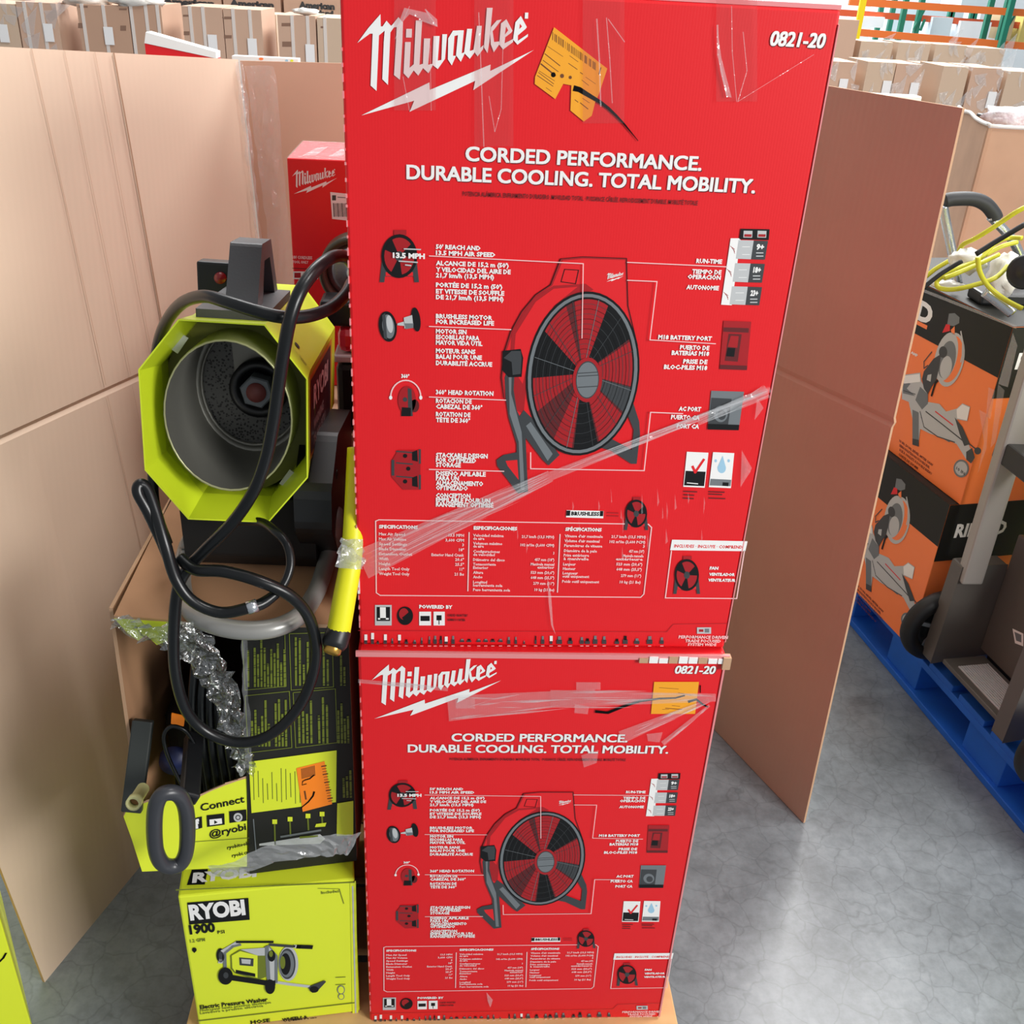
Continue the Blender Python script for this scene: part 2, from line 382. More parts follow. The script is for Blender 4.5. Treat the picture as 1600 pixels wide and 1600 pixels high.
# ------------------------------------------------------------------ wooden pallet under the boxes
pal = thing('wooden_pallet', (.1, .4, 0), 'pale wooden pallet under the two big red boxes', 'pallet')
for i, y in enumerate((-.035, .12, .27, .42, .57, .71)):
    b = MB(); b.box((-.285, y, .112), (.487, y + .13, .13), wood if i else wood); b.build('deck_board', pal, bevel=.002)
for x in (-.28, .07, .44):
    b = MB(); b.box((x, -.03, .022), (x + .04, .83, .112), woodd); b.build('stringer', pal)
for y in (-.03, .38, .73):
    b = MB(); b.box((-.285, y, 0), (.487, y + .09, .022), woodd); b.build('bottom_board', pal)

#CARTONS
# ------------------------------------------------------------------ red fan cartons
W_ = 0.45743; H_ = .72; DP = .36; E0 = 0.01247
LOGO_A = [
 [(90,715),(270,470),(475,235),(480,440),(510,440),(575,345),(650,430),(670,415),(775,285),(850,375),(840,700),(800,1330),(700,1250),(735,700),(745,450),(700,455),(640,540),(600,1415),(505,1320),(530,700),(545,510),(450,590),(410,1515),(310,1425),(345,560),(300,560)],
 [(905,480),(1000,480),(995,625),(900,625)],
 [(885,700),(980,700),(960,1130),(1040,1060),(1030,1170),(940,1305),(860,1220)],
 [(1065,340),(1170,340),(1125,1080),(1190,1060),(1180,1140),(1105,1260),(1025,1170)],
 [(1200,640),(1305,640),(1270,1080),(1350,1060),(1340,1100),(1275,1220),(1180,1130)],
 [(1360,600),(1460,600),(1430,1010),(1490,1000),(1505,570),(1585,570),(1550,980),(1430,1150),(1340,1080)]]
LOGO_B = [
 [(110,640),(190,510),(370,505),(365,570),(285,580),(215,600),(190,930),(240,930),(170,1090),(105,990)],
 [(280,505),(370,505),(335,890),(400,860),(320,1030),(240,920)],
 [(425,480),(510,480),(470,850),(560,820),(545,880),(470,980),(375,880)],
 [(590,430),(670,430),(640,800),(700,750),(690,820),(600,940),(530,840)],
 [(755,130),(850,130),(820,430),(795,700),(765,885),(705,790)],
 [(825,450),(920,340),(1000,325),(900,460),(850,520),(875,700),(960,690),(960,740),(870,870),(820,740),(810,560)],
 [(990,390),(1080,320),(1180,510),(1160,545),(1060,620),(1050,720),(1190,650),(1190,700),(1025,825),(960,740)],
 [(1230,370),(1320,265),(1420,450),(1400,480),(1270,590),(1270,680),(1440,565),(1435,610),(1265,745),(1190,660)],
 [(1390,210),(1445,210),(1440,310),(1385,310)]]
HOLES = [[(1075,440),(1110,505),(1055,575)], [(1305,395),(1340,440),(1295,485)]]
BOLT = [(75,555),(403,396),(405,432),(697,310),(695,341),(905,240),(614,433),(623,388),(308,537),(330,484)]
_lA = [[(550 + x * .09375, y * .09375) for x, y in p] for p in LOGO_A] + [[(690 + x * .09375, y * .09375) for x, y in p] for p in LOGO_B]
_lH = [[(690 + x * .09375, y * .09375) for x, y in p] for p in HOLES]
_lB = [(540 + x * .325, y * .325) for x, y in BOLT]
def logo(F, o, s, sy=None, rot=0, m=None, holes=True, src=None, hm=None, L=3):
    """the bolt logo drawn at face coords o (its bolt left tip), s = scale relative to the big carton's"""
    G = src; sy = sy or s; base = Vector(G.uv(_lB[0])); c, si = math.cos(rot), math.sin(rot)
    def q(p):
        d = Vector(G.uv(p)) - base; x, y = d.x * s, d.y * sy; return (o[0] + x * c - y * si, o[1] + x * si + y * c)
    for i, p in enumerate(_lA): F.pu([q(a) for a in p], m or white, L + i * .13)
    F.pu([q(a) for a in _lB], m or white, L)
    if holes:
        for p in _lH: F.pu([q(a) for a in p], hm or redL, L + 2.6)

def fan_icon(F, cx, cy, w_, h_, L=3):
    F.P([(cx - .55*w_, cy + .62*h_), (cx - .42*w_, cy + .62*h_), (cx - .40*w_, cy + .48*h_), (cx + .40*w_, cy + .48*h_), (cx + .42*w_, cy + .62*h_), (cx + .55*w_, cy + .62*h_), (cx + .47*w_, cy), (cx - .47*w_, cy)], dgrey, L)
    F.Q(cx - .38*w_, cy + .38*h_, cx + .38*w_, cy + .47*h_, redL, L + 1)
    F.E((cx, cy), .5*w_, .52*h_, black, L + 2)
    F.E((cx, cy), .42*w_, .44*h_, redD, L + 3)
    for a in (80, 200, 320):
        F.P([(cx, cy)] + F.ell((cx, cy), .42*w_, .44*h_, 5, a, a + 42), black, L + 4)
    F.E((cx, cy), .12*w_, .12*h_, dgrey, L + 5)
    F.Q(cx - .15*w_, cy - .62*h_, cx + .2*w_, cy - .50*h_, redD, L + 1)

def fan_art(F):
    f = lambda pts: [(740 + x * .3125, 340 + y * .3125) for x, y in pts]
    g = lambda x, y: (740 + x * .3125, 340 + y * .3125)
    hous = [(435,205),(545,195),(765,203),(772,440),(820,640),(800,900),(600,1150),(290,1020),(200,1000),(152,900),(138,800),(150,680),(185,570),(240,470),(310,385),(385,335)]
    F.P(f(hous), redD, 2)
    F.P(f([(445,215),(545,205),(757,212),(764,440),(810,640),(790,900),(600,1140),(300,1010),(210,990),(160,900),(147,800),(160,680),(195,575),(250,475),(318,392),(393,340)]), redL, 3)
    F.P(f([(190,570),(300,400),(400,340),(560,330),(600,360),(420,440),(310,640),(265,830),(250,980),(205,960),(175,800)]), redD, 4)
    F.P(f([(210,580),(310,420),(400,355),(520,345),(400,440),(290,640),(245,830),(225,800),(200,700)]), redL, 5)
    F.line(f(hous[:5]), 1.0, black, 6); F.line(f([(150,900),(138,800),(150,680),(185,570),(240,470),(310,385),(385,335),(435,205)]), 1.0, black, 6)
    F.line(f([(455,258),(525,262),(510,330),(437,320)]), 1.2, black, 6, closed=True)
    # stand
    F.P(f([(155,800),(165,770),(205,770),(200,860),(215,960),(258,1050),(272,1370),(222,1378),(118,1240),(115,1210),(150,1185),(215,1172),(215,1130),(175,1000),(160,900)]), dgrey, 6)
    F.P(f([(160,1215),(218,1210),(225,1310),(170,1240)]), redL, 7)
    F.P(f([(175,780),(190,780),(188,880),(240,1070),(255,1360),(235,1360),(225,1120),(180,980)]), mgrey, 7)
    F.P(f([(790,900),(828,1020),(832,1080),(815,1230),(788,1230),(690,1165),(620,1145),(690,1105),(790,1160),(800,1060),(760,960)]), dgrey, 6)
    F.P(f([(250,960),(290,1000),(430,1185),(375,1238),(345,1210),(245,1080),(225,1000)]), dgrey, 7)
    F.P(f([(262,1040),(285,1020),(395,1180),(370,1215)]), mgrey, 8)
    F.P(f([(145,665),(235,655),(248,700),(240,795),(175,797),(142,760)]), black, 8); F.P(f([(150,700),(190,665),(235,665),(240,700),(235,780),(195,785),(190,720)]), dgrey, 9)
    # grille
    c = g(545, 778); tl = 7
    F.E(c, 282*.3125, 412*.3125, black, 9, tl, 48); F.E(c, 272*.3125, 400*.3125, mgrey, 10, tl, 48); F.E(c, 255*.3125, 384*.3125, black, 11, tl, 48)
    F.E(c, 246*.3125, 374*.3125, redDD, 12, tl, 48)
    for a0, a1 in ((-20, 20), (60, 95), (118, 150), (182, 205), (235, 262), (300, 330)):
        F.P([c] + F.ell(c, 246*.3125, 374*.3125, 8, a0 - 90, a1 - 90, tl), redD, 13)
    for a0, a1 in ((20, 58), (96, 116), (152, 180), (262, 300)):
        F.P([c] + F.ell(c, 246*.3125, 374*.3125, 8, a0 - 90, a1 - 90, tl), black if a0 != 96 else dgrey, 13)
    for k in range(2, 15):
        s_ = k / 15; e = F.ell(c, 248*.3125*s_, 376*.3125*s_, 40, tilt=tl); F.line(e, .55, black if k % 2 else dgrey, 15, closed=True)
    for k in range(12):
        a = k * 30 + 8; e = F.ell(c, 250*.3125, 378*.3125, 1, a, a + .01, tl)[0]; F.line([c, e], .75, mgrey if k % 3 == 0 else dgrey, 16)
    h = g(568, 808); F.E(h, 74*.3125, 112*.3125, redD, 17, 3); F.E(h, 58*.3125, 94*.3125, dgrey, 18, 3); F.E(h, 54*.3125, 88*.3125, mgrey, 19, 3)
    for y in (775, 790, 845): F.line(f([(522, y), (620, y - 6)]), 1.3, dgrey, 20)

def carton_art(F):
    z = lambda x, y: (540 + x * .325, y * .325)
    logo(F, F.uv(_lB[0]), 1.0, src=F)
    def H(t, xl, yb, xr, cap, **k):
        F.T(t, xl + 1.8, yb + 1.8, xr + 1.8, cap, redDD, 2, 0, 4, **k)
        for i, (dx, dy) in enumerate(((-.9, .7), (.9, .7), (-.9, -.7), (.9, -.7), (0, 0))): F.T(t, xl + 1 + dx, yb - .3 + dy, xr - .5 + dx, cap - .8, white, 4 + i * .35, 0, 4, **k)
    H('CORDED PERFORMANCE.', 727, 251, 1097, 22.5); H('DURABLE COOLING. TOTAL MOBILITY.', 635, 279.5, 1182, 22.5)
    H('0821-20', 1202, 71, 1288, 23, shear=.12)
    F.T('POTENCIA ALÁMBRICA. ENFRIAMIENTO DURADERO. MOVILIDAD TOTAL · PUISSANCE CÂBLÉE. REFROIDISSEMENT DURABLE. MOBILITÉ TOTALE', 723, 306, 1092, 7, redDD, 2, .02, 1)
    for t, yb, xr in [("50' REACH AND",389.5,751),("13.5 MPH AIR SPEED",399,774),("ALCANCE DE 15,2 m (50')",415,795),("Y VELOCIDAD DEL AIRE DE",425,798),("21,7 km/h (13,5 MPH)",434,772),
        ("PORTÉE DE 15,2 m (50')",449,785),("ET VITESSE DE SOUFFLE",459,788),("DE 21,7 km/h (13,5 MPH)",468,787),("BRUSHLESS MOTOR",498,769.5),("FOR INCREASED LIFE",506.5,772),("MOTOR SIN",521.5,729),
        ("ESCOBILLAS PARA",530.5,749),("MAYOR VIDA ÚTIL",539,754),("MOTEUR SANS",552,743),("BALAI POUR UNE",561,753),("DURABILITÉ ACCRUE",571,769),("360° HEAD ROTATION",616.6,771),("ROTACIÓN DE",630,737),
        ("CABEZAL DE 360°",639,754),("ROTATION DE",651,735),("TÊTE DE 360°",660,735),("STACKABLE DESIGN",715,762),("FOR OPTIMIZED",722.5,744),("STORAGE",730,720),("DISEÑO APILABLE",743.5,759),
        ("PARA UN",751,717),("ALMACENAMIENTO",758.5,755),("OPTIMIZADO",766,731),("CONCEPTION",778,735),("EMPILABLE POUR UN",785,766),("RANGEMENT OPTIMISÉ",792,771)]:
        F.T(t, 681, yb - 1, xr, 6.6, white, 4, .045, 1)
    for t, xl, xr, yb in [("RUN-TIME",1087.5,1128,411),("TIEMPO DE",1081,1127,427.5),("OPERACIÓN",1074,1126,435.5),("AUTONOMIE",1072,1123,452),("M18 BATTERY PORT",1028,1112,530),("PUERTO DE",1062,1108,546),
        ("BATERÍAS M18",1049,1108,554.5),("PRISE DE",1067,1105,568),("BLOC-PILES M18",1037,1105,576.5),("AC PORT",1060,1095,642),("PUERTO CA",1048,1093,655),("PORT CA",1057,1092,669)]:
        F.T(t, xl, yb - .5, xr, 6.4, white, 4, .045, 1)
    for l in ([(671,399),(911,411),(909,527)],[(671,509),(798,514)],[(671,619),(790,624)],[(671,732),(787,735)],[(980,409),(1135,416)],[(980,437),(1026,439),(1015,530),(1117,536)],[(829,706),(829,731),(1006,734),(1016,643),(1066,645)]):
        F.line(l, 1.5, pink, 21)
    fan_art(F)
    b0 = F.uv((947, 440)); logo(F, b0, .11, .11, m=white, holes=False, src=F, L=7)
    q = lambda pts: [(740 + x * .3125, 340 + y * .3125) for x, y in pts]
    F.P(q([(1335,55),(1480,58),(1475,112),(1328,108)]), black, 3)
    for x in (1370, 1440): F.P(q([(x-20,65),(x+24,66),(x+22,100),(x-22,99)]), lgrey, 4); F.P(q([(x-16,82),(x+20,83),(x+18,96),(x-18,95)]), redD, 5)
    F.P(q([(1285,103),(1335,103),(1290,438),(1237,435)]), white, 3)
    for (x0, x1, y0, y1, sh, n) in ((1325,1400,112,208,-14,'9+'),(1308,1384,227,323,-13,'18+'),(1292,1370,343,436,-12,'23+')):
        F.P(q([(x0,y0),(x1,y0+2),(x1+sh,y1),(x0+sh,y1-3)]), lgrey, 4); F.P(q([(x1,y0+2),(x1+72,y0+4),(x1+70+sh,y1+2),(x1+sh,y1)]), dgrey, 4)
        for yy in (.35, .75): F.line(q([(x0+18,y0+(y1-y0)*yy),(x1-20,y0+(y1-y0)*yy)]), .8, white, 5)
        a = q([(x1+12,y0+46),(x1+50,y0+46)]); F.T(n, a[0][0], a[0][1], a[1][0], 8, white, 5, .05, 2)
        for yy in (64, 80): F.line(q([(x1+14,y0+yy),(x1+46,y0+yy)]), 1.6, lgrey, 5)
        for k in range(3): F.line(q([(x0-42+k*8,y0+30+k*8),(x0-20,y0+46+k*10)]), .7, redD, 4)
    F.P(q([(1250,515),(1388,520),(1366,762),(1230,757)]), redD, 3)
    F.P(q([(1250,548),(1376,552),(1374,575),(1248,570)]), redDD, 4); F.P(q([(1232,735),(1368,740),(1366,762),(1230,757)]), redDD, 4); F.P(q([(1275,580),(1340,583),(1320,720),(1255,715)]), redDD, 4); F.P(q([(1285,590),(1325,592),(1318,650),(1270,645)]), redD, 5); F.P(q([(1270,650),(1308,652),(1302,695),(1262,692)]), black, 6)
    F.P(q([(1188,865),(1352,870),(1325,1062),(1170,1058)]), mgrey, 3); F.P(q([(1188,900),(1290,905),(1270,1050),(1172,1050)]), dgrey, 4); F.E((740+1235*.3125, 340+980*.3125), 11, 13, mgrey, 5); F.E((740+1240*.3125, 340+985*.3125), 6.5, 8, dgrey, 6); F.P(q([(1172,1030),(1328,1035),(1325,1062),(1170,1058)]), black, 7)
    F.P(q([(1066,1170),(1174,1175),(1155,1350),(1048,1345)]), white, 3); F.P(q([(1060,1265),(1160,1270),(1152,1342),(1052,1338)]), black, 4); F.line(q([(1095,1245),(1108,1272),(1150,1210)]), 3.5, redL, 5); F.line(q([(1068,1325),(1120,1330)]), 1.3, white, 5)
    F.P(q([(1197,1172),(1303,1177),(1286,1352),(1176,1347)]), white, 3); F.E((740+1240*.3125, 340+1253*.3125), 6.5, 7.5, skyb, 4); F.P(q([(1218,1250),(1262,1252),(1245,1190)]), skyb, 4.5); F.P(q([(1185,1305),(1288,1310),(1284,1342),(1180,1338)]), mgrey, 5); F.P(q([(1245,1322),(1275,1324),(1273,1342),(1243,1340)]), black, 6)
    for x in (1210, 1275): F.E((740+x*.3125, 340+1215*.3125), 2, 2.5, skyb, 4)
    for x0, x1, yy in ((1052,1115,1368),(1052,1100,1385),(1050,1098,1402),(1178,1252,1370),(1178,1240,1382),(1178,1256,1402)): F.line(q([(x0,yy),(x1,yy+3)]), 1.8, redDD, 2)
    # badge
    F.P(q([(465,1462),(650,1466),(648,1503),(462,1498)]), white, 3); F.P(q([(465,1464),(484,1464),(482,1490),(463,1490)]), black, 4); F.P(q([(632,1466),(649,1466),(647,1492),(630,1492)]), black, 4)
    F.T('BRUSHLESS', 740+488*.3125, 340+1487*.3125, 740+628*.3125, 5.5, black, 5, .04, 1)
    for yy in (1475, 1490): F.line(q([(670,yy),(722,yy+2)]), 1.6, redD, 2)
    # icons on the left
    fan_icon(F, 624, 400, 56, 66); F.T('13.5 MPH', 614, 401.5, 664, 7.5, white, 22, .05, 2)
    for l in ([(632,388),(657,389)],[(624,407),(652,409)],[(634,413),(642,414)]): F.line(l, 2, lgrey, 22)
    F.E((606, 510), 14, 24, black, 4, -8); F.E((607, 510), 9.5, 19, mgrey, 5, -8); F.E((609, 506), 5, 14, lgrey, 6, -8); F.P([(597,492),(602,489),(605,530),(600,528)], dgrey, 6)
    F.E((650, 499), 7, 19, black, 4, -8); F.P([(631,496),(644,492),(646,511),(632,513)], lgrey, 5); F.P([(621,505),(632,502),(632,509),(621,508)], lgrey, 5); F.P([(632,505),(646,505),(646,512),(634,514)], mgrey, 6)
    F.line(F.ell((634, 620), 23.5, 26, 16, 180, 360), 2, pink, 4); F.T('360°', 627, 590, 640, 5.5, white, 4, .05, 1); F.E((610.5,621), 2.5, 3.2, white, 5); F.E((657.5,621), 2.5, 3.2, white, 5)
    F.E((636, 625), 14, 22, redD, 3); F.P([(637,606),(643,608),(645,650),(638,650)], dgrey, 4); F.P([(628,636),(642,637),(642,650),(627,650)], black, 5); F.E((633,624),3.5,3.5,dgrey,5); F.E((648,634), 7, 10, redDD, 3)
    F.P([(622,703),(655,703),(657,723),(657,765),(630,765),(612,745),(612,720)], redD, 3)
    for y in (705, 723, 744): F.line([(620,y),(644,y+2)], 2, dgrey, 4)
    for x0,y0 in ((644,703),(644,743)): F.P([(x0,y0+3),(x0+8,y0),(x0+9,y0+18),(x0,y0+16)], black, 5); F.line([(x0+12,y0),(x0+12,y0+20)], 3, dgrey, 4)
    F.line([(614,720),(614,741)], 4, dgrey, 4)
    for x,y in ((633,712),(638,732),(633,752)): F.E((x,y),3.4,3.2,black,5)
    # specification table
    F.line([(587,814),(592,812),(1013,819),(1018,824),(1006,928),(1001,933),(594,930),(588,926)], 1.6, pink, 3, closed=True)
    F.line([(733,832),(731,923)], 1.6, pink, 3); F.line([(875,835),(871,925)], 1.6, pink, 3)
    F.T('SPECIFICATIONS', 592, 825, 653, 5, white, 4, .05, 1); F.T('ESPECIFICACIONES', 740, 827, 808, 5, white, 4, .05, 1); F.T('SPÉCIFICATIONS', 883, 829, 940, 5, white, 4, .05, 1)
    c1 = ['Max Air Speed','Max Air Volume','Speed Settings','Blade Diameter','Extension Outlet','Width','Height','Length Tool Only','Weight Tool Only']; r1 = ['13.5 MPH','3,600 CFM','3','18"','Exterior Hand Crank','20.6"','25.5"','11"','21 lbs']
    wl = [41,43,44,43,52,15,18,48,48]; wr = [24,29,3,8,51,14,14,7,15]
    for i in range(9): F.T(c1[i], 592, 836 + i*7.75, 592+wl[i], 4.2, pink, 4, .04, 1); F.T(r1[i], 725-wr[i], 838 + i*7.6, 725, 4.2, pink, 4, .04, 1)
    c2 = ['Velocidad máxima','de aire','Volumen máximo','de aire','Configuraciones','de velocidad','Diámetro del disco','Tomacorriente','Exterior','Altura','Ancho','Longitud','herramienta sola','Peso herramienta sola']
    w2 = [48,18,46,17,42,34,50,36,24,16,15,22,46,58]; y2 = [838,843,850.5,855,863,868,876,883,888.5,896,903,911,916,923]
    for t, ww, yy in zip(c2, w2, y2): F.T(t, 739, yy, 739+ww, 4, pink, 4, .04, 1)
    r2 = [('21,7 km/h (13,5 MPH)',52,840),('102 m³/m (3,600 CFM)',54,853),('3',3,866),('457 mm (18")',32,876),('Manivela manual',38,883),('exterior',28,888),('523 mm (20,6")',38,896),('648 mm (25,5")',38,904),('279 mm (11")',34,913),('10 kg (21 lbs)',32,923)]
    for t, ww, yy in r2: F.T(t, 867-ww, yy, 866, 4, pink, 4, .04, 1)
    c3 = [('Vitesse d’air maximale',60,839),('Volume d’air maximal',55,846.5),('Paramètres de vitesse',60,854),('Diamètre de la pale',52,862),('Prise extérieure',40,869),('à manivelle',40,874.5),('Largeur',20,883),('Hauteur',20,890),('Longueur',24,897),('outil uniquement',42,902),('Poids outil uniquement',58,910)]
    for i, (t, ww, yy) in enumerate(c3): F.T(t, 882-i*.4, yy, 882-i*.4+ww, 4, pink, 4, .04, 1)
    r3 = [('21,7 km/h (13,5 MPH)',54,840),('102 m³/m (3,600 PCM)',56,848),('3',3,855.5),('457 mm (18")',24,863),('Manivelle manuelle',32,870),('extérieure',43,875),('523 mm (20,6")',41,883),('648 mm (25,5")',40,891),('279 mm (11")',32,901),('10 kg (21 lbs)',33,911)]
    for i, (t, ww, yy) in enumerate(r3): F.T(t, 1009-i*.9-ww, yy, 1009-i*.9, 4, pink, 4, .04, 1)
    fan_icon(F, 994, 802, 34, 42, 5)
    # included block
    F.P([(1050,843),(1168,845.5),(1164.5,861),(1047,859.5)], white, 3); F.T('INCLUDES · INCLUYE · COMPREND', 1053, 855, 1160, 4.6, redL, 4, .03, 1)
    F.line([(1163,861),(1151,935),(1039.5,934),(1049,861)], 1.5, pink, 3)
    fan_icon(F, 1073, 898, 38, 48, 4); F.T('FAN', 1108.5, 889.5, 1122, 4.4, white, 4, .05, 1); F.T('VENTILADOR', 1107.5, 899, 1148, 4.2, white, 4, .05, 1); F.T('VENTILATEUR', 1106, 908, 1149, 4.2, white, 4, .05, 1)
    # bottom marks
    F.Q(586,945,612,977, lgrey, 3); F.Q(588.5,948,609.5,970, black, 4); F.T('1', 594, 966, 603, 16, white, 5, .08, 2); F.line([(592,966.5),(606,966.5)], 2.5, white, 5)
    F.E((633,962),12.5,14.5, black, 3); F.E((631,959),7.5,9, redD, 4); F.P([(628,965),(640,955),(644,966),(634,972)], black, 5)
    F.T('POWERED BY', 655, 950, 707, 5, white, 4, .05, 1)
    F.Q(655,955.5,673.5,977, white, 3); F.Q(657,962,671.5,970, black, 4); F.Q(677.5,955.5,695,977, white, 3); F.Q(682,961,690,969, black, 4); F.line([(686,969),(686,975)], 1.2, black, 4)
    F.T('CORDED OR BATTERY', 699, 963, 731, 3.6, redDD, 2, .03, 1); F.T('ALÁMBRICO O BATERÍA', 699, 970, 727, 3.6, redDD, 2, .03, 1)
    F.line([(560,985),(1042,987),(1052,975),(1138,974)], .8, redD, 2)
    rs = random.Random(5)
    xs = [571.5,582,590.5,602,613,624,635,648,659,671,680,689,697,708,722,733,748,759,770,782,795,806,819,837,848,861,874,891,909,918,930,944,964,977,995,1015,1034]
    for i, x in enumerate(xs):
        h = rs.uniform(5, 13); ww = rs.uniform(2.5, 5.5); yb = 1006
        if 14 <= i <= 19: h = 5; ww = 7; yb = 1003
        if i > 25: h = rs.uniform(8,13); ww = rs.uniform(5, 9)
        F.Q(x-ww/2, yb-h*.55, x+ww/2, yb, dgrey, 4); F.Q(x-ww*.25, yb-h, x+ww*.3, yb-h*.5, mgrey if rs.random() < .6 else black, 4)
        if i in (0,1,3,5,12,25): F.Q(x-2, yb-h-5, x+2.5, yb-h*.6, white, 5)
        F.line([(x-2,1009),(x+2,1009)], .9, pink, 4)
    F.T('PERFORMANCE DRIVEN', 1060, 997, 1137, 4.4, pink, 4, .04, 1); F.T('TRADE FOCUSED', 1070, 1003, 1126, 4.2, pink, 4, .04, 1); F.T('SYSTEM WIDE', 1074, 1008.5, 1119, 4, pink, 4, .04, 1)
    F.Q(1089,980,1111,990, lgrey, 3); F.Q(1092,983,1099,987, redD, 4); F.Q(1101,982,1108,988, mgrey, 4)

def red_box(x0, y0, z0, wd, dp, ht):
    b = MB(); b.box((x0, y0, z0), (x0 + wd, y0 + dp, z0 + ht), red)
    return b
top_label = 'red fan carton stacked on top, tallest box in the middle, torn amber sticker'
low_label = 'red fan carton at the bottom of the stack, square amber sticker, standing on the pallet'
tb = thing('fan_carton', (W_ / 2, DP / 2, .13 + H_), top_label, 'box', 'big red fan cartons')
zb = .13 + H_; b = red_box(0, 0, zb, W_, DP, H_ + .002); b.build('carton_body', tb, bevel=.003)
F = Face((0, -.0006, zb), (1, 0, 0)); carton_art(F); art = F.build('printed_artwork', tb)
# worn edges and top flaps
b = MB(); rs = random.Random(2)
b.box((.0, .002, zb + H_ + .002), (W_, DP / 2 - .002, zb + H_ + .006), redE); b.box((0, DP / 2 + .002, zb + H_ + .002), (W_, DP, zb + H_ + .006), redE)
b.build('top_flap', tb)
def wear(b, x, y, z0, z1, n, mt, s=.002):
    for k in range(n):
        st = (z1 - z0) / n; z = z0 + st * (k + rs.uniform(0, .4)); h = st * rs.uniform(.15, .55); b.box((x - s / 2, y - .0016, z), (x + s / 2 * rs.uniform(.4, 1.2), y + .004, z + h), mt)
b = MB(); wear(b, .0005, 0, zb + .02, zb + .68, 46, redE, .0016); b.box((W_-.0007, -.0010, zb+.01), (W_+.0006, .003, zb+H_-.01), redE)
b.box((-.0006, -.0015, zb + .075), (.002, .003, zb + .098), white)
b.build('worn_edge', tb)
def sticker(F, name, par, pts, ops):
    pass
# amber sticker on the upper carton
S = Face((0, -.0006, zb), (1, 0, 0)); z3 = lambda p: [(820 + x * .11875, 30 + y * .11875) for x, y in p]
S.P(z3([(385,105),(1085,650),(965,1010),(925,1090),(880,1270),(775,1345),(600,1200),(612,870),(505,850),(400,1050),(130,850),(135,760)][::-1]), amber, 5)
for k in range(46):
    t = k / 46; a = (355 + t * 590, 165 + t * 420); h = 95
    if rs.random() < .72: S.line(z3([a, (a[0] - 22 + 20, a[1] + h)]), rs.choice((.5, .8, 1.1)), brown_i, 6)
for k, (x0, y0, x1, y1, wd) in enumerate([(300,355,500,490,.6),(265,455,460,610,1.3),(240,540,440,690,1),(215,590,400,740,2.2),(190,680,390,810,.7),(180,700,380,850,.9),(165,740,370,880,1),(590,480,700,560,.7),(575,580,690,660,.9),(730,700,760,720,1),(800,760,930,850,.5),(750,800,840,870,.7),(660,1060,700,1090,1),(730,1100,830,1180,1.2),(760,1040,850,1100,.6),(280,900,350,950,.6),(1000,640,975,720,1.6)]):
    S.line(z3([(x0, y0), (x1, y1)]), wd, brown_i, 6)
for x, y, r_ in ((375,730,3.6),(490,745,3),(598,765,2.4)): S.E((820 + x*.11875, 30 + y*.11875), r_, r_*1.1, ink if x == 375 else brown_i, 7)
S.build('inventory_sticker', tb)['label'] = 'torn amber sticker'
K = Face((0, -.0006, zb), (1, 0, 0))
def marker(K, pts, w0, w1):
    n = len(pts); q = [Vector(p) for p in pts]; Lp = []; Rp = []
    for i in range(n):
        d = (q[min(i + 1, n - 1)] - q[max(i - 1, 0)]).normalized(); e = Vector((-d.y, d.x)) * (w0 + (w1 - w0) * i / (n - 1)) / 2
        Lp.append(q[i] + e); Rp.append(q[i] - e)
    for i in range(n - 1): K.P([Lp[i], Lp[i + 1], Rp[i + 1], Rp[i]], ink, 8)
marker(K, z3([(640,905),(720,925),(800,975),(900,1035),(1000,1095),(1100,1170),(1200,1265),(1300,1370),(1400,1490),(1490,1600)]), 9, 1.0)
K.build('marker_stroke', tb)['label'] = 'black marker stroke'
# clear tape bands and film over the upper carton
def tape(F, x0, x1, y1, mt=tape_m, y0=-25, L=10): F.P([(x0, y0), (x0 + (x1-x0)*.0, y1), (x1, y1), (x1, y0)], mt, L)
T = Face((0, -.0006, zb), (1, 0, 0))
for x0, x1, y1 in ((616,681,172),(741,802,228),(910,975,192),(1118,1182,158)): tape(T, x0, x1, y1, L=24)
for l, wd in (([(748,20),(752,120),(756,228)],1.8),([(764,150),(773,205),(783,170),(786,60)],1.2),([(932,30),(936,95),(938,165)],2.4),([(947,28),(952,90),(956,160)],1.6),([(950,30),(975,65)],1.6),([(630,120),(640,172)],1.2),([(672,70),(674,172)],1.0),([(1120,40),(1121,85),(1135,150)],3.2),([(1142,10),(1143,80),(1150,158)],1.2),([(1160,50),(1166,110),(1152,158)],1.4),([(1152,158),(1270,85)],.8),([(640,10),(618,60)],1.2),([(665,15),(682,40),(655,30)],2.4)):
    T.line(l, wd, film_w, 26)
for pl_ in ([(1119,40),(1126,90),(1142,152),(1134,150),(1124,110)], [(632,12),(668,20),(682,40),(668,34),(640,22),(620,44)], [(665,14),(683,30),(684,42),(672,34)]): T.P(pl_[::-1], film_w, 27)
T.build('clear_tape', tb)['label'] = 'clear parcel tape bands'
# torn lower film band, running diagonally and past the left corner
def film_band(name, F, c0, c1, w0, w1, n, seed, mt1=film_s, mt2=film_w, L=28, par=None):
    rs = random.Random(seed); c0, c1 = Vector(c0), Vector(c1); d = c1 - c0; e = Vector((-d.y, d.x)).normalized()
    F.P([c0 - e * w0, c1 - e * w1, c1 + e * w1, c0 + e * w0], film_s, L)
    for k in range(n):
        t0 = rs.uniform(0, .8); t1 = min(1, t0 + rs.uniform(.15, .6)); o0 = rs.uniform(-1, 1); o1 = o0 + rs.uniform(-.5, .5); wd = rs.uniform(.4, 1.8)
        a = c0 + d * t0 + e * (w0 + (w1 - w0) * t0) * o0; b_ = c0 + d * t1 + e * (w0 + (w1 - w0) * t1) * o1; mid = (a + b_) / 2
        F.P([a, mid - e * wd, b_, mid + e * wd], mt2, L + 1 + k * .17)
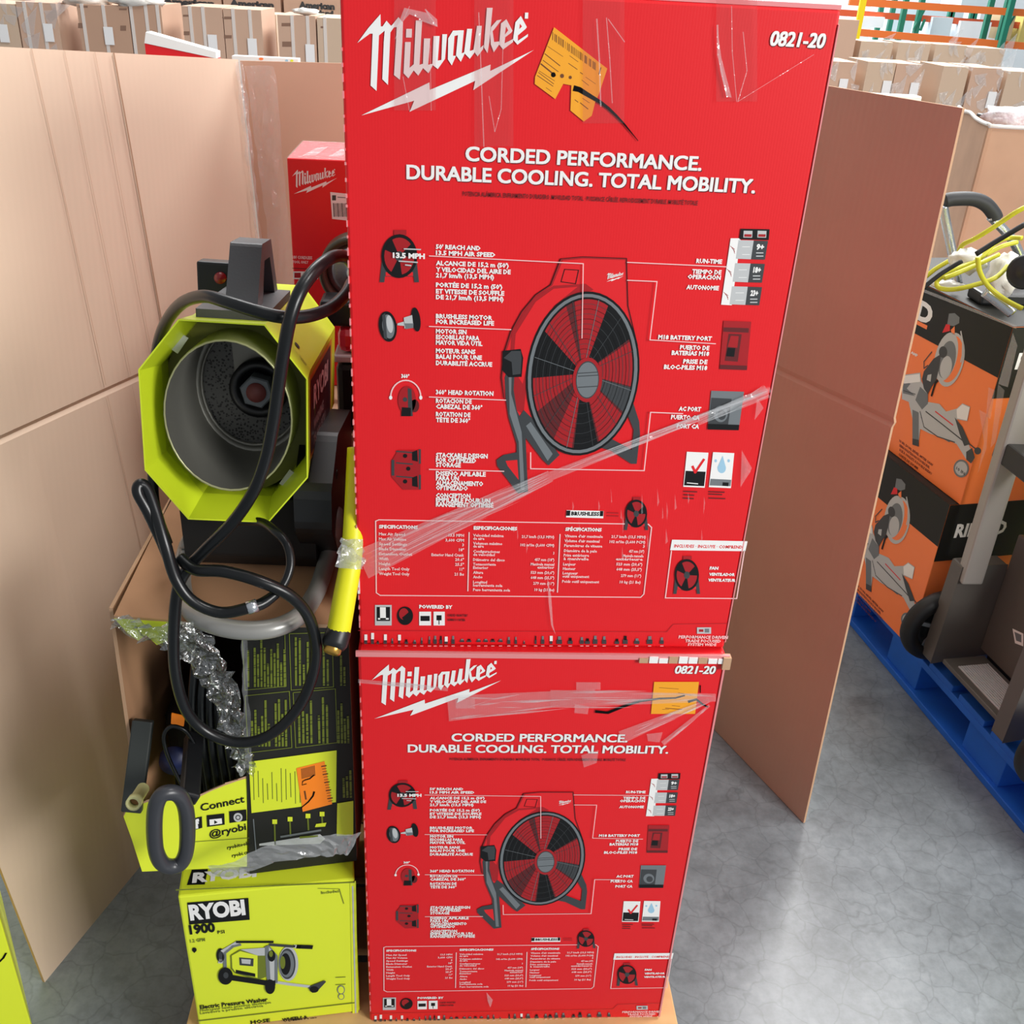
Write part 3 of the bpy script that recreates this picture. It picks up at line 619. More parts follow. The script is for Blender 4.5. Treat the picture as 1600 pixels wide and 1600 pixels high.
T = Face((0, -.0006, zb), (1, 0, 0))
film_band('', T, (566,880), (860,742), 24, 9, 30, 1, L=28); film_band('', T, (860,742), (1203,607), 7, 4, 22, 2, L=28); film_band('', T, (1090,660), (1198,610), 3, 10, 8, 3, L=29)
for k in range(26):
    x = rs.uniform(700, 1100); y = rs.uniform(760, 860); T.P([(x, y), (x + rs.uniform(1, 3), y + rs.uniform(8, 26)), (x + rs.uniform(-1, 1), y + rs.uniform(12, 30))], film_s, 26)
T.P([(855,900),(861,930),(864,975),(868,990),(861,975),(857,940)], film_w, 27)
for p in ([(1158,702),(1174,730),(1156,760)],[(1164,712),(1172,735),(1162,750)],[(1182,620),(1192,636),(1178,655)]): T.P(p, film_s, 26)
T.build('stretch_film', tb)['label'] = 'thin torn film band'

# lower carton: a copy of the same print
dz = -H_; lb = thing('fan_carton', (W_ / 2, DP / 2 - E0, .13), low_label, 'box', 'big red fan cartons')
zl = .13; b = red_box(-.002, -E0, zl+.0005, W_ + .003, DP + E0, H_ - .002); b.build('carton_body', lb, bevel=.004)
a2 = art.copy(); COL.objects.link(a2); a2.parent = lb; a2.location = (0, 0, 0)
b = MB(); b.box((-.004, -E0 - .003, zl + H_ - .008), (W_ + .004, -E0 + .001, zl + H_ - .001), redE); wear(b, 0, -E0, zl + .02, zl + .68, 30, redE, .0014); b.box((W_-.001, -E0-.0015, zl+.004), (W_+.0014, -E0+.002, zl+H_-.01), redE)
for k in range(9): x = W_ - .11 + k * .0125; b.box((x, -E0 - .0045, zl + H_ - .012), (x + .011, -E0 + .002, zl + H_ - rs.uniform(.002, .005)), white if k % 3 else kraft_edge)
b.box((W_-.004, -E0-.006, zl+H_-.02), (W_+.006, -E0+.004, zl+H_-.002), kraft_edge)
b.build('worn_edge', lb)
oy = -E0 - .0006
S = Face((0, oy, zl), (1, 0, 0)); S.P([(1022,1065),(1092,1065),(1086,1115),(1017,1115)][::-1], amber, 5)
for l, wd in (([(1030,1074),(1060,1076)],.6),([(1060,1082),(1080,1086)],.6),([(1040,1106),(1065,1108)],1),([(1050,1102),(1062,1103)],.6),([(1035,1108),(1045,1108)],.5)): S.line(l, wd, brown_i, 6)
S.build('inventory_sticker', lb)['label'] = 'amber rectangular sticker'
K = Face((0, oy, zl), (1, 0, 0)); marker(K, [(930,1111),(950,1113),(975,1103),(1000,1095),(1030,1091),(1055,1090),(1070,1086)], 4.5, 2); marker(K, [(1075,1096),(1088,1092),(1098,1100),(1106,1104)], 4, 2); marker(K, [(1094,1070),(1094,1082)], 2, 1.5)
K.build('marker_stroke', lb)['label'] = 'black marker line'
T = Face((0, oy, zl), (1, 0, 0))
for c0, c1, w0, w1, n, sd in (((700,1105),(930,1085),20,10,12,11),((860,1090),(1118,1088),14,6,14,12),((970,1150),(1108,1092),10,3,10,13),((560,1062),(700,1075),3,3,5,14),((1035,1160),(1108,1100),4,2,4,15)):
    film_band('', T, c0, c1, w0, w1, n, sd, L=24)
for p in ([(900,1064),(938,1064),(938,1076),(900,1076)],[(898,1098),(920,1102),(918,1114),(897,1112)],[(1010,1145),(1035,1142),(1030,1158),(1012,1156)],[(908,1178),(935,1170),(932,1190),(912,1197)],[(712,1090),(742,1090),(742,1105),(712,1105)]): T.P(p[::-1], film_s, 23)
T.P([(760,1548),(770,1560),(766,1572),(762,1562)], film_w, 23)
T.build('stretch_film', lb)['label'] = 'stretched clear film with wrinkles'
#LEFT
# ------------------------------------------------------------------ lime washer carton (bottom left)
def rotu(deg): a = math.radians(deg); return Vector((math.cos(a), math.sin(a), 0))
uY = rotu(7.0); nY = uY.cross(Vector((0, 0, 1)))
TR = Y(554, 1373, .004); zt = .4305; TR = Vector((TR.x, TR.y, zt)); FT = on(275, 1385, TR, nY); wY = (TR - FT).dot(uY)
bY = -nY
YB = thing('washer_carton', (TR - uY * wY / 2 + bY * .2).to_tuple()[:2] + (.13,), 'lime green electric pressure washer carton at bottom left, lowest box beside the red one', 'box')
b = MB(); b.obox(Vector((TR.x, TR.y, .131)) - uY * wY, uY * wY, bY * .40, Vector((0, 0, zt - .131)), lime); b.build('carton_body', YB, bevel=.003)
F = Face(Vector((TR.x, TR.y, .131)) - uY * wY - bY * .0006, uY); F.lay = .0002
z7 = lambda p: [(280 + x * .175, 1380 + y * .175) for x, y in p]
def P7(x, y): return (280 + x * .175, 1380 + y * .175)
F.P(z7([(90,368),(630,325),(618,130),(72,172)]), black, 2)
F.T('RYOBI', *P7(100, 322), P7(600, 300)[0], 22, white, 4, .05, 4)
F.T('1900', *P7(96, 452), P7(328, 440)[0], 13.5, black, 3, .045, 3); F.T('PSI', *P7(345, 450), P7(408, 448)[0], 5, black, 3, .02, 1)
F.T('1.2 GPM', *P7(100, 528), P7(235, 525)[0], 5, limeD, 3, .03, 1); F.E(P7(136, 592), 3.6, 3.6, black, 3); F.P(z7([(120,600),(152,600),(136,622)][::-1]), black, 3)
F.T('Electric Pressure Washer', *P7(188, 1122), P7(800, 1070)[0], 6, black, 3, .03, 2)
F.T('Nettoyeur haute pression électrique', *P7(188, 1145), P7(830, 1120)[0], 3.6, limeD, 3, .02, 1); F.T('Lavadora a presión eléctrica', *P7(188, 1168), P7(760, 1140)[0], 3.6, limeD, 3, .02, 1)
F.line(z7([(165,1228),(1560,1066)]), 1.8, limeD, 2)
F.T('HOSE', *P7(640, 1255), P7(815, 1240)[0], 5, black, 3, .04, 1); F.T('WHEELS &', *P7(920, 1232), P7(1150, 1210)[0], 4.6, black, 3, .04, 1); F.T('ACCESSORIES', *P7(930, 1256), P7(1235, 1235)[0], 4.2, black, 3, .04, 1); F.T('3', *P7(1385, 1250), P7(1425, 1250)[0], 8, black, 3, .05, 2); F.T('YEAR', *P7(1435, 1225), P7(1500, 1222)[0], 4, black, 3, .03, 1)
F.line(z7([(1240,45),(1430,50),(1470,180)]), .8, limeD, 2); F.T('Includes', *P7(1270, 95), P7(1430, 90)[0], 4.5, limeD, 3, .02, 1)
for yy in (840, 905): F.line(z7([(1400,yy),(1480,yy-4)]), 1.2, limeD, 2)
F.E(P7(1445, 950), 6, 7, mgrey, 2); F.E(P7(1445, 950), 4.6, 5.6, limeL, 3); F.E(P7(1447, 1010), 5, 5, mgrey, 2); F.E(P7(1447, 1010), 3.8, 3.8, limeL, 3)
# washer picture
F.line(z7([(370,700),(395,600),(520,525)]), 4.5, lgrey, 4); F.line(z7([(410,740),(405,620),(480,560),(540,545)]), 3.4, mgrey, 4)
F.line(z7([(520,520),(830,520)]), 3.4, black, 5); F.line(z7([(820,545),(1020,560)]), 4, dgrey, 5); F.line(z7([(1070,562),(1170,566)]), 6, black, 5); F.line(z7([(1040,560),(1068,562)]), 5, lgrey, 5)
F.E(P7(975, 715), 15.5, 27, lgrey, 4); F.E(P7(965, 715), 13, 24, dgrey, 5); F.E(P7(960, 715), 11.5, 21, mgrey, 6); F.E(P7(950, 715), 8, 17, black, 7); F.E(P7(925, 700), 4, 10, limeD, 8)
F.E(P7(370, 640), 6.5, 11, black, 4); F.E(P7(370,640), 3, 6, dgrey, 5)
F.P(z7([(460,640),(540,590),(760,580),(780,600),(780,830),(700,860),(500,800),(465,760)][::-1]), limeD, 5); F.P(z7([(470,640),(545,600),(700,640),(700,840),(505,790),(475,750)][::-1]), limeL, 6); F.P(z7([(545,585),(765,570),(765,640),(700,640)][::-1]), lgrey, 6)
F.P(z7([(535,655),(665,665),(662,735),(540,725)][::-1]), dgrey, 7); F.P(z7([(555,668),(640,674),(636,715),(560,708)][::-1]), lgrey, 8); F.P(z7([(505,765),(680,800),(680,830),(505,795)][::-1]), black, 7)
F.P(z7([(765,560),(800,545),(880,640),(880,880),(800,900),(780,830)][::-1]), mgrey, 7); F.P(z7([(800,560),(850,620),(850,860),(815,870)][::-1]), lgrey, 8); F.E(P7(825,640), 6, 9, black, 9); F.E(P7(820,620), 3, 5, limeD, 10)
F.P(z7([(400,800),(780,860),(860,860),(860,905),(770,905),(400,850)][::-1]), black, 8); F.E(P7(415, 820), 11.5, 13.5, black, 9); F.E(P7(418, 812), 4, 4.8, dgrey, 10); F.E(P7(812, 915), 8, 11.5, black, 9)
F.line(z7([(880,880),(980,895),(1150,915)]), 4, lgrey, 6); F.P(z7([(1150,925),(1185,905),(1300,860),(1312,872),(1230,960),(1190,972)][::-1]), dgrey, 8); F.E(P7(1205, 940), 7, 5, black, 9)
F.P([(556,1376),(566-6,1600),(551,1600),(547,1380)], lime, 1)
F.line([(551,1385),(556,1590)], 1.6, lgrey, 3); F.line([(276,1390),(553,1378)], 2.0, limeD, 3)
F.build('printed_artwork', YB)
# printing on the top
Tt = Face(Vector((TR.x, TR.y, zt + .0005)) - uY * wY, uY, -nY)
Tt.P([(292,1383),(320,1382),(325,1358),(300,1359)], black, 1); Tt.T('RYOBI', 300, 1379, 400, 14, white, 2, .05, 2)
Tt.build('top_print', YB)

# ------------------------------------------------------------------ torn washer carton above it
uB = rotu(9.0); nB = uB.cross(Vector((0, 0, 1))); zB0, zB1 = zt + .002, .872
br = Y(557, 1330, .036); BR = Vector((br.x, br.y, zB0)); cl = on(386, 1330, BR, nB); wB = (BR - cl).dot(uB); CL = BR - uB * wB
lpt = Y(178, 965, .03); LX = lpt.x
TC = thing('torn_washer_carton', ((LX + BR.x) / 2, .2, zB0), 'torn open black and lime washer carton with kraft inside, holding up the heater', 'box')
zTop = .885; YBK = .385
tl_ = on(379, 985, BR, nB); b = MB(); b.prism([CL, BR, BR + Vector((0, 0, zB1 - zB0)), Vector((tl_.x, tl_.y, zB1))], -nB * .005, char_c); b.build('front_panel', TC)
b = MB(); b.obox(Vector((BR.x - .004, BR.y + .006, zB0)), (.004, 0, 0), (0, YBK - BR.y - .006, 0), (0, 0, zTop - zB0 - .005), kraft_t); b.build('right_panel', TC)
b = MB(); b.prism([Vector((LX - .012, .02, zB0)), Vector((LX - .012, YBK, zB0)), Vector((LX, YBK, zTop)), Vector((LX, .02, zTop))], (.0045, 0, 0), kraft_t, kraft_edge); b.build('left_panel', TC)
b = MB(); b.obox(Vector((LX, YBK, zB0)), (BR.x - LX, 0, 0), (0, .005, 0), (0, 0, zTop - zB0 - .005), kraft_t); b.build('back_panel', TC)
b = MB(); 
fp = [Z(178, 962, zTop), Z(262, 968, zTop), Z(300, 972, zTop), Z(530, 976, zTop)]
b.prism([Vector((LX, YBK, zTop - .005)), fp[0] - Vector((0, 0, .005)), fp[1] - Vector((0, 0, .005)), fp[2] - Vector((0, 0, .005)), fp[3] - Vector((0, 0, .005)), Vector((BR.x, BR.y + .01, zTop - .005)), Vector((BR.x, YBK, zTop - .005))], (0, 0, .005), kraft_t, kraft_edge)
b.build('top_panel', TC)
# black band under the top
b = MB(); b.obox(Vector((tl_.x, tl_.y, zB1 - .001)), BR + Vector((0, 0, zB1 - zB0)) - Vector((tl_.x, tl_.y, zB1)), -nB * .004, Vector((0, 0, .010)), char_c); b.build('top_band', TC)
F = Face(CL - uB * 0 + nB * .0007, uB)
zc = lambda p: [(160 + x * .275, 1000 + y * .275) for x, y in p]
rs = random.Random(9)
def block(x0, y0, x1, y1, n):
    for k in range(n):
        x = x0 + (x1 - x0) * (k + .5) / n; t = rs.uniform(0, .62) * (y1 - y0)
        if rs.random() < .12: continue
        F.line([(x, y0 + t), (x + (.9 if y1 > 1100 else .4), y1)], 2.6, limeD, 3)
        for q in range(7):
            yy = y0 + t + (y1 - y0 - t) * rs.random(); F.line([(x - 1.6, yy), (x + 2, yy - .5)], .9, char_c, 4)
for r_ in ([(378,990),(445,988),(447,1072),(383,1078)], [(383,1087),(452,1080),(456,1168),(388,1176)], [(452,990),(519,988),(521,1073),(455,1078)], [(458,1082),(524,1076),(527,1160),(462,1168)]):
    F.line(r_, 1.0, limeD, 3, closed=True)
block(385, 995, 447, 1072, 12); block(391, 1092, 449, 1165, 11); block(459, 995, 515, 1070, 9); block(464, 1086, 520, 1160, 9); block(526, 1090, 546, 1160, 4); block(530, 1010, 546, 1070, 3); block(534, 1185, 550, 1245, 3)
F.P([(389,1190),(526,1172),(525,1253),(393,1270)][::-1], limeL, 4)
for k in range(11): x = 396 + k * 7.2; F.line([(x, 1200 + rs.uniform(0, 25)), (x + 1, 1255 - rs.uniform(0, 12))], 1.0, limeD, 5)
F.P([(527,1255),(552,1251),(552,1305),(526,1306)][::-1], limeL, 4)
for x0, y0, y1 in ((429,1283,1320),(453,1279,1306),(481,1274,1296),(503,1271,1290)): F.line([(x0, y0 + 4), (x0 + 1, y1)], 1.8, limeD, 4); F.Q(x0-3.5, y0-3, x0+4, y0+4, limeL, 5)
F.P([(494,1287),(510,1285),(508,1291),(492,1292)][::-1], limeL, 5)
F.P([(405,1318),(500,1303),(508,1310),(500,1318),(405,1321)][::-1], lgrey, 4); F.line([(440,1307),(500,1297)], 3, mgrey, 5); F.line([(470,1308),(495,1306)], 3, limeD, 6); F.line([(396,1280),(400,1330)], 1.2, mgrey, 4)
F.build('printed_artwork', TC)
S = Face(CL + nB * .0012, uB)
S.P([(463,1200),(507,1189),(519,1256),(473,1268)][::-1], orange_l, 5)
for k in range(11): S.line([(471 + k*2, 1201 - k*.5), (472 + k*2, 1216 - k*.5)], .9, brown_i, 6)
for k in range(14): S.line([(503 + k*.8, 1197 + k*4.2), (509 + k*.8, 1196 + k*4.2)], .9 if k % 3 else 2, brown_i, 6)
marker(S, [(491,1210),(484,1216),(477,1218),(473,1220),(472,1226),(479,1224)], 2.2, 1.4); marker(S, [(491,1236),(489,1243),(482,1252),(470,1262)], 3.2, 1.6)
S.line([(476,1236),(478,1248)], 2, brown_i, 6)
S.build('inventory_sticker', TC)['label'] = 'orange sticker with marker strokes'
# lime flap, folded forward
uF = rotu(17.0); nF = uF.cross(Vector((0, 0, 1))); FO = CL + Vector((0, 0, 0)) 
q = lambda x, y: on(x, y, FO, nF)
pts = [q(*p) for p in [(386,1354),(222,1362),(206,1312),(193,1276),(199,1264),(228,1254),(250,1247),(272,1244),(290,1250),(306,1248),(330,1236),(352,1227),(372,1220),(386,1216)]]
b = MB(); b.prism(pts, -nF * .0045, limeL, kraft_edge)
# torn fibre edge
for i in range(4, 13):
    a, c = pts[i], pts[i + 1]; up = Vector((0, 0, .004)); b.poly([a, c, c + up * rs.uniform(.5, 1.3), a + up * rs.uniform(.5, 1.3)], kraft_edge)
b.build('torn_flap', TC)
F = Face(FO + nF * .0007, uF)
zz = lambda x, y: (180 + x * .1375, 1160 + y * .1375)
F.T('Connect with us', *zz(975, 780), zz(1475, 700)[0] + 62, 11, black, 3, .02, 3)
for x0, x1, y0 in ((895,985,850),(1040,1240,815),(1295,1490,770)):
    a, c = zz(x0, y0 + 10), zz(x1, y0 + 140 - (x1 - x0) * .12); F.P([zz(x0 + 5, y0 + 145), zz(x1 + 5, y0 + 118), zz(x1, y0 - 10), zz(x0, y0 + 12)], black, 3)
F.T('f', *zz(905, 975), zz(965, 970)[0], 13, white, 4, .06, 2); F.P([zz(1075,940),zz(1215,920),zz(1210,860),zz(1070,875)], white, 4); F.P([zz(1125,925),zz(1165,905),zz(1125,880)], black, 5); F.E(zz(1395,850), 7, 7, lgrey, 4); F.E(zz(1395,850), 4, 4, black, 5); F.E(zz(1395,850), 2.6, 2.6, lgrey, 6)
F.T('@ryobi', *zz(1075, 1080), zz(1500, 1030)[0], 10.5, black, 3, .02, 3)
F.line([zz(880,1130), zz(1520,1085)], 1, limeD, 2); F.T('ryobitools.com', *zz(1275, 1215), zz(1520,1190)[0]+18, 5.5, black, 3, .02, 1); F.T('ryobi.ca', *zz(1330, 1305), zz(1520,1280)[0], 5.5, black, 3, .02, 1)
F.build('printed_artwork', TC)
# lime scrap hanging from the front top edge
b = MB(); q2 = lambda x, y, d=0: Y(x, y, -.018 + d)
b.poly([q2(178,966), q2(200,990), q2(216,1001), q2(228,992), q2(245,1008), q2(262,1002), q2(275,985), q2(270,972)], limeL); b.build('torn_scrap', TC)
def crumple(name, strip, w_, n, mt, seed, par=None, label=None, amp=.012, cross=5):
    rs = random.Random(seed); P = [Vector(p) for p in strip]; rows = []
    for i in range(n + 1):
        t = i / n * (len(P) - 1); k = min(int(t), len(P) - 2); c = P[k].lerp(P[k + 1], t - k); d = (P[k + 1] - P[k]).normalized(); e = d.cross(Vector((0, -1, 0))).normalized()
        ww = w_[0] + (w_[1] - w_[0]) * i / n
        rows.append([c + e * ww * (j / cross - .5) + Vector((rs.uniform(-1, 1), rs.uniform(-1, 1), rs.uniform(-1, 1))) * amp * .5 for j in range(cross + 1)])
    b = MB(); b.loft(rows, mt, closed=False); o = b.build(name, par)
    if par is None and label: tag(o, label, 'plastic film')
    elif label: o['label'] = label
    return o
crumple('stretch_film', [Y(178, 972, -.03), Y(225, 985, -.035), Y(275, 1000, -.035), Y(300, 985, -.03)], (.018, .05), 16, film_g, 4, TC, 'torn crumpled clear film', .010)
crumple('stretch_film', [Y(283, 985, -.03), Y(318, 1030, -.03), Y(345, 1075, -.025), Y(362, 1120, -.02), Y(378, 1180, -.015), Y(386, 1210, -.012)], (.048, .020), 30, film_g, 5, TC, 'silvery crumpled film', .012, 7)
crumple('stretch_film', [Y(381, 985, -.02), Y(384, 1080, -.02), Y(388, 1200, -.02)], (.006, .010), 14, film_s, 6, TC, 'thin film along the corner', .003, 2)
tag(crumple('stretch_film', [lerp(B0, B1, t) + Vector((.006, -.02, 0)) for t in (1.0, .85, .7, .55, .4)], (.016, .006), 40, film_w, 31, None, 'clear stretch film strip down the back left cardboard corner', .006, 3), None)
tag(crumple('stretch_film', [lerp(B0b, B1b, t) + Vector((.038 + .02 * (1 - t), -.012, 0)) for t in (.995, .85, .7, .5)], (.055, .035), 24, film_s, 32, None, 'thin film sheet clinging to the back cardboard beside the corner', .004, 5), None)
tag(crumple('film_wrap', [Y(330, 1362, -.06), Y(370, 1358, -.065), Y(420, 1335, -.06), Y(480, 1325, -.05), Y(530, 1320, -.04), Y(554, 1318, -.03)], (.022, .045), 26, film_o, 8, None, 'cloudy film band wrapped between the two lime washer cartons', .0028, 6), None)

# ------------------------------------------------------------------ black pressure washer inside the torn carton
PW = thing('pressure_washer', (-.19, .18, zB0), 'black pressure washer sitting inside the torn carton, loop handle sticking out', 'pressure washer')
b = MB(); b.box((LX + .012, .10, zB0 + .001), (-.03, .36, zB0 + .22), blackd); b.build('housing', PW, bevel=.02)
b = MB(); b.box((-.15, .06, zB0 + .001), (-.025, .10, zB0 + .38), blackp); b.build('pump_cover', PW, bevel=.012)
# loop handle
c = Y(267, 1296, -.10); hp = []
for k in range(16):
    a = 2 * math.pi * k / 16; x = math.cos(a); z = math.sin(a); px_ = 267 + 26 * (abs(x) ** .8) * (1 if x > 0 else -1) - z * 1 ; py_ = 1296 - 58 * (abs(z) ** .75) * (1 if z > 0 else -1)
    hp.append(Y(px_, py_, -.10 + .01 * x))
b = MB(); b.tube(hp, .0098, mat('slate_grip', '34363B', .35), 12, closed=True, sub=4); b.build('loop_handle', PW)
b = MB(); b.bar(Y(296, 1250, -.085), Y(303, 1150, .02), .018, .022, blackp, (0, 1, 0)); b.build('handle_arm', PW, bevel=.003)
b = MB(); b.bar(Y(206, 1268, -.03), Y(224, 1125, .02), .026, .012, mat('dark_slate_plastic', '2E3230', .5), (0, 1, 0)); b.build('side_rail', PW, bevel=.002)
b = MB()
b.lathe(Y(212, 1250, -.075), (0, -1, .3), [(-.03, .008), (.0, .008), (.0, .0095), (.010, .0095), (.010, .0065), (.002, .006)], mat('pale_plastic', 'E0DC9A', .4), 16); b.disc(Y(212, 1250, -.077), (0, -1, .3), .0062, mat('bronze', '7A5020', .4), 16); b.build('hose_fitting', PW)
b = MB(); b.prism([Y(268,1115,.03), Y(289,1120,.03), Y(287,1135,.03), Y(267,1131,.03)][::-1], (0, .002, 0), orange_l); b.build('hang_tag', PW)
for k, x in enumerate((300, 314, 327, 340, 352)):
    b = MB(); b.tube([Y(x + 6, 1020 + k * 6, .045 + .006*k), Y(x, 1090, .035), Y(x + 3, 1160, .03), Y(x + 12, 1235 - k * 3, .04), Y(x + 15, 1265, .05)], .0052, rubber, 8); b.build('coiled_hose', PW)
b = MB(); b.tube([Y(283, 1225, .0), Y(262, 1180, .0), Y(256, 1150, .0), Y(268, 1135, .0), Y(290, 1142, .0), Y(305, 1165, .0), Y(312, 1185, .0)], .0026, rubber, 8); b.build('thin_lead', PW)
b = MB(); b.obox(Y(292, 1195, .0), (.014, 0, 0), (0, .01, 0), (0, 0, .02), chrome); b.build('metal_bracket', PW, bevel=.002)
b = MB(); b.lathe(Y(275, 1185, .05), (0, -1, 0), [(0, .022), (.012, .02), (.016, .0001)], mat('navy_plastic', '16204A', .5), 20); b.build('blue_cap', PW)

# ------------------------------------------------------------------ lime forced air heater
n = Vector((.00813, -.99126, .13164)); u = Vector((.99954, .00421, -.03007)); v = Vector((.02925, .13183, .99084)); O = Vector((-.1456, .03, 1.1274))
HT = thing('portable_heater', (-.14, .15, zTop), 'lime green octagonal forced-air heater lying on the torn carton, open barrel facing out', 'heater')
def octo(a, b_, k, s, d, du=0, dv=0):
    return [O - n * d + u * (x * s + du) + v * (y * s + dv) for x, y in [(-a*k, b_), (a*k, b_), (a, b_*k), (a, -b_*k), (a*k, -b_), (-a*k, -b_), (-a, -b_*k), (-a, b_*k)][::-1]]
A_, B_, K_ = .0915, .116, .50
b = MB(); b.loft([octo(A_, B_, K_, 1.0, 0), octo(A_, B_, K_, .955, .055), octo(A_, B_, K_, .955, .32)], lime_metal); 
b.loft([octo(A_, B_, K_, .985, 0), octo(A_, B_, K_, 1.0, 0)], lime_metal)
b.loft([octo(A_, B_, K_, .93, .30), octo(A_, B_, K_, .89, .055), octo(A_, B_, K_, .985, 0)], lime_metal)
b.poly(octo(A_, B_, K_, .955, .32), charcoal)
b.build('outer_shell', HT)
b = MB(); re = .070; ry = 1.24
def ring(r, d, seg=40, du=0.0, dv=0.004): return [O - n * d + u * (math.cos(2*math.pi*k/seg) * r + du) + v * (math.sin(2*math.pi*k/seg) * r * ry + dv) for k in range(seg)]
b.loft([ring(re*1.0, .19), ring(re*1.0, .018)], steel_in, smooth=True); b.loft([ring(re*1.0, .018), ring(re*1.02, .016), ring(re*1.03, .02), ring(re*1.03, .19)], mat('rolled_rim', 'A8A87C', .35, metal=.4), smooth=True)
b.loft([ring(re*1.0, .165), ring(re*.93, .168), ring(re*.90, .16), ring(re*.88, .168)], steel_in, smooth=True)
b.build('burner_barrel', HT)
b = MB(); b.loft([ring(re*1.03, .085, 40), [O - n*.085 + u*(math.cos(2*math.pi*k/40)*re*1.28) + v*(math.sin(2*math.pi*k/40)*re*1.28*ry + .002) for k in range(40)]], olive); b.build('inner_baffle', HT)
meshm = bpy.data.materials.new('perforated_steel'); meshm.use_nodes = True; nt = meshm.node_tree; bs = nt.nodes['Principled BSDF']; vo = nt.nodes.new('ShaderNodeTexVoronoi'); vo.inputs['Scale'].default_value = 260; tcn = nt.nodes.new('ShaderNodeTexCoord'); rp = nt.nodes.new('ShaderNodeValToRGB'); rp.color_ramp.elements[0].position = .30; rp.color_ramp.elements[0].color = (.006, .006, .006, 1); rp.color_ramp.elements[1].position = .45; rp.color_ramp.elements[1].color = (.12, .12, .115, 1)
nt.links.new(tcn.outputs['Object'], vo.inputs['Vector']); nt.links.new(vo.outputs['Distance'], rp.inputs[0]); nt.links.new(rp.outputs[0], bs.inputs['Base Color']); bs.inputs['Roughness'].default_value = .5
b = MB(); b.poly(ring(re*.9, .17), meshm); 
b.poly([O - n*.168 + u*x + v*y for x, y in ((-.025,.058),(.01,.075),(.012,.03),(-.022,.02))][::-1], steel_in); b.build('perforated_plate', HT)
hc = O - n * .14 + u * .012 + v * .006
b = MB(); b.lathe(hc, n, [(-.025, .036), (.0, .036), (.0, .026), (-.012, .024), (-.012, .0)], blackp, 28); b.build('hub_ring', HT)
b = MB(); b.lathe(hc, n, [(-.01, .021), (.012, .021), (.014, .019), (.014, .0)], mgrey, 6, smooth=False); b.build('hub_nut', HT)
b = MB(); b.lathe(hc, n, [(.013, .0125), (.017, .012), (.017, .0)], mat('rust_button', '7A3B36', .5), 20); b.build('hub_button', HT)
for x, y, a in ((-.060, .079, .6), (.062, -.079, .6)):
    b = MB(); c = O - n * .05 + u * x + v * y; e = (u * math.cos(a) - v * math.sin(a)); f_ = (u * math.sin(a) + v * math.cos(a)); b.obox(c - e*.006 - f_*.011, e*.012, f_*.022, -n*.003, lgrey); b.build('mounting_tab', HT)
for t, w2 in ((.012, 0), (.0, 1)):
    pass
S = Face(O + u * (A_ * .957) , -n, v); S.lay = .0006
def hs(d, y): return (d, y)
S.pu([(.018,-.052),(.275,-.052),(.275,.050),(.018,.050)], mat('ochre_sticker', 'C98A22', .45), 1)
S.pu([(.05,-.046),(.255,-.046),(.255,.044),(.05,.044)], mat('plum_sticker', '3B2430', .4), 2)
def Tuv(F, t, u0, v0, wd, cap, m, L=3, bold=.04, res=2):
    vs, fs, tw = text_mesh(t, bold, res, 0); F.mb.add([F.w((u0 + a * wd / tw, v0 + c * cap / .69), L) for a, c in vs], fs, m)
Tuv(S, 'RYOBI', .07, .005, .15, .026, white); Tuv(S, 'WARNING', .07, -.022, .10, .012, lgrey); Tuv(S, '75,000 BTU', .07, -.040, .12, .010, lgrey)
S.build('side_sticker', HT)
S2 = Face(O + (u * A_ + u * A_ * K_) / 2 * .957 + (v * B_ + v * B_ * K_) / 2 * .957, -n, (v * (B_ - B_ * K_) - u * (A_ - A_ * K_))); S2.lay = .0006
for d, y in ((.10, .016), (.075, -.006)):
    S2.pu([(d + .0055 * math.cos(a), y + .0045 * math.sin(a)) for a in [k * .6283 for k in range(10)]], black, 1)
for k in range(7): S2.pu([(.045 + k*.0016, -.028), (.0455 + k*.0016, -.028), (.0455 + k*.0016, -.020 + k*.001), (.045 + k*.0016, -.020 + k*.001)], black, 1)
S2.build('vent_marks', HT)
S3 = Face(O + v * (B_ * .96), u, -n - v * .0); S3.lay = .0008
S3.pu([(-.045,.02),(.012,.02),(.012,.036),(-.045,.036)], mat('plum_sticker', '3B2430', .4), 1); S3.pu([(-.04,.024),(.006,.024),(.006,.027),(-.04,.027)], lgrey, 2)
S3.build('top_sticker', HT)
# handle on a base plate
def H3(d, h, x): return O - n * d + v * (B_ * .957 + h) + u * x
b = MB(); b.prism([H3(.035, .001, -.036), H3(.035, .001, .044), H3(.20, .001, .044), H3(.20, .001, -.036)], v * .010, charcoal); b.build('handle_base', HT, bevel=.002)
out = [(.055, .009), (.095, .078), (.155, .078), (.20, .009), (.178, .009), (.145, .058), (.108, .058), (.092, .009)]
b = MB(); b.prism([H3(d, h, -.008) for d, h in out], u * .036, charcoal); b.build('carry_handle', HT, bevel=.004)
sb = Y(335, 437, .26); b = MB(); b.obox(sb - u*.022 - v*.024, u * .052, v * .046, -n * .03, blackp); b.build('switch_box', HT, bevel=.003)
b = MB(); b.lathe(sb + u*.008 + v*.003, n, [(0, .0075), (.006, .0072), (.008, .0001)], mat('red_lens', '8E1F22', .25), 18); b.build('switch_lens', HT)
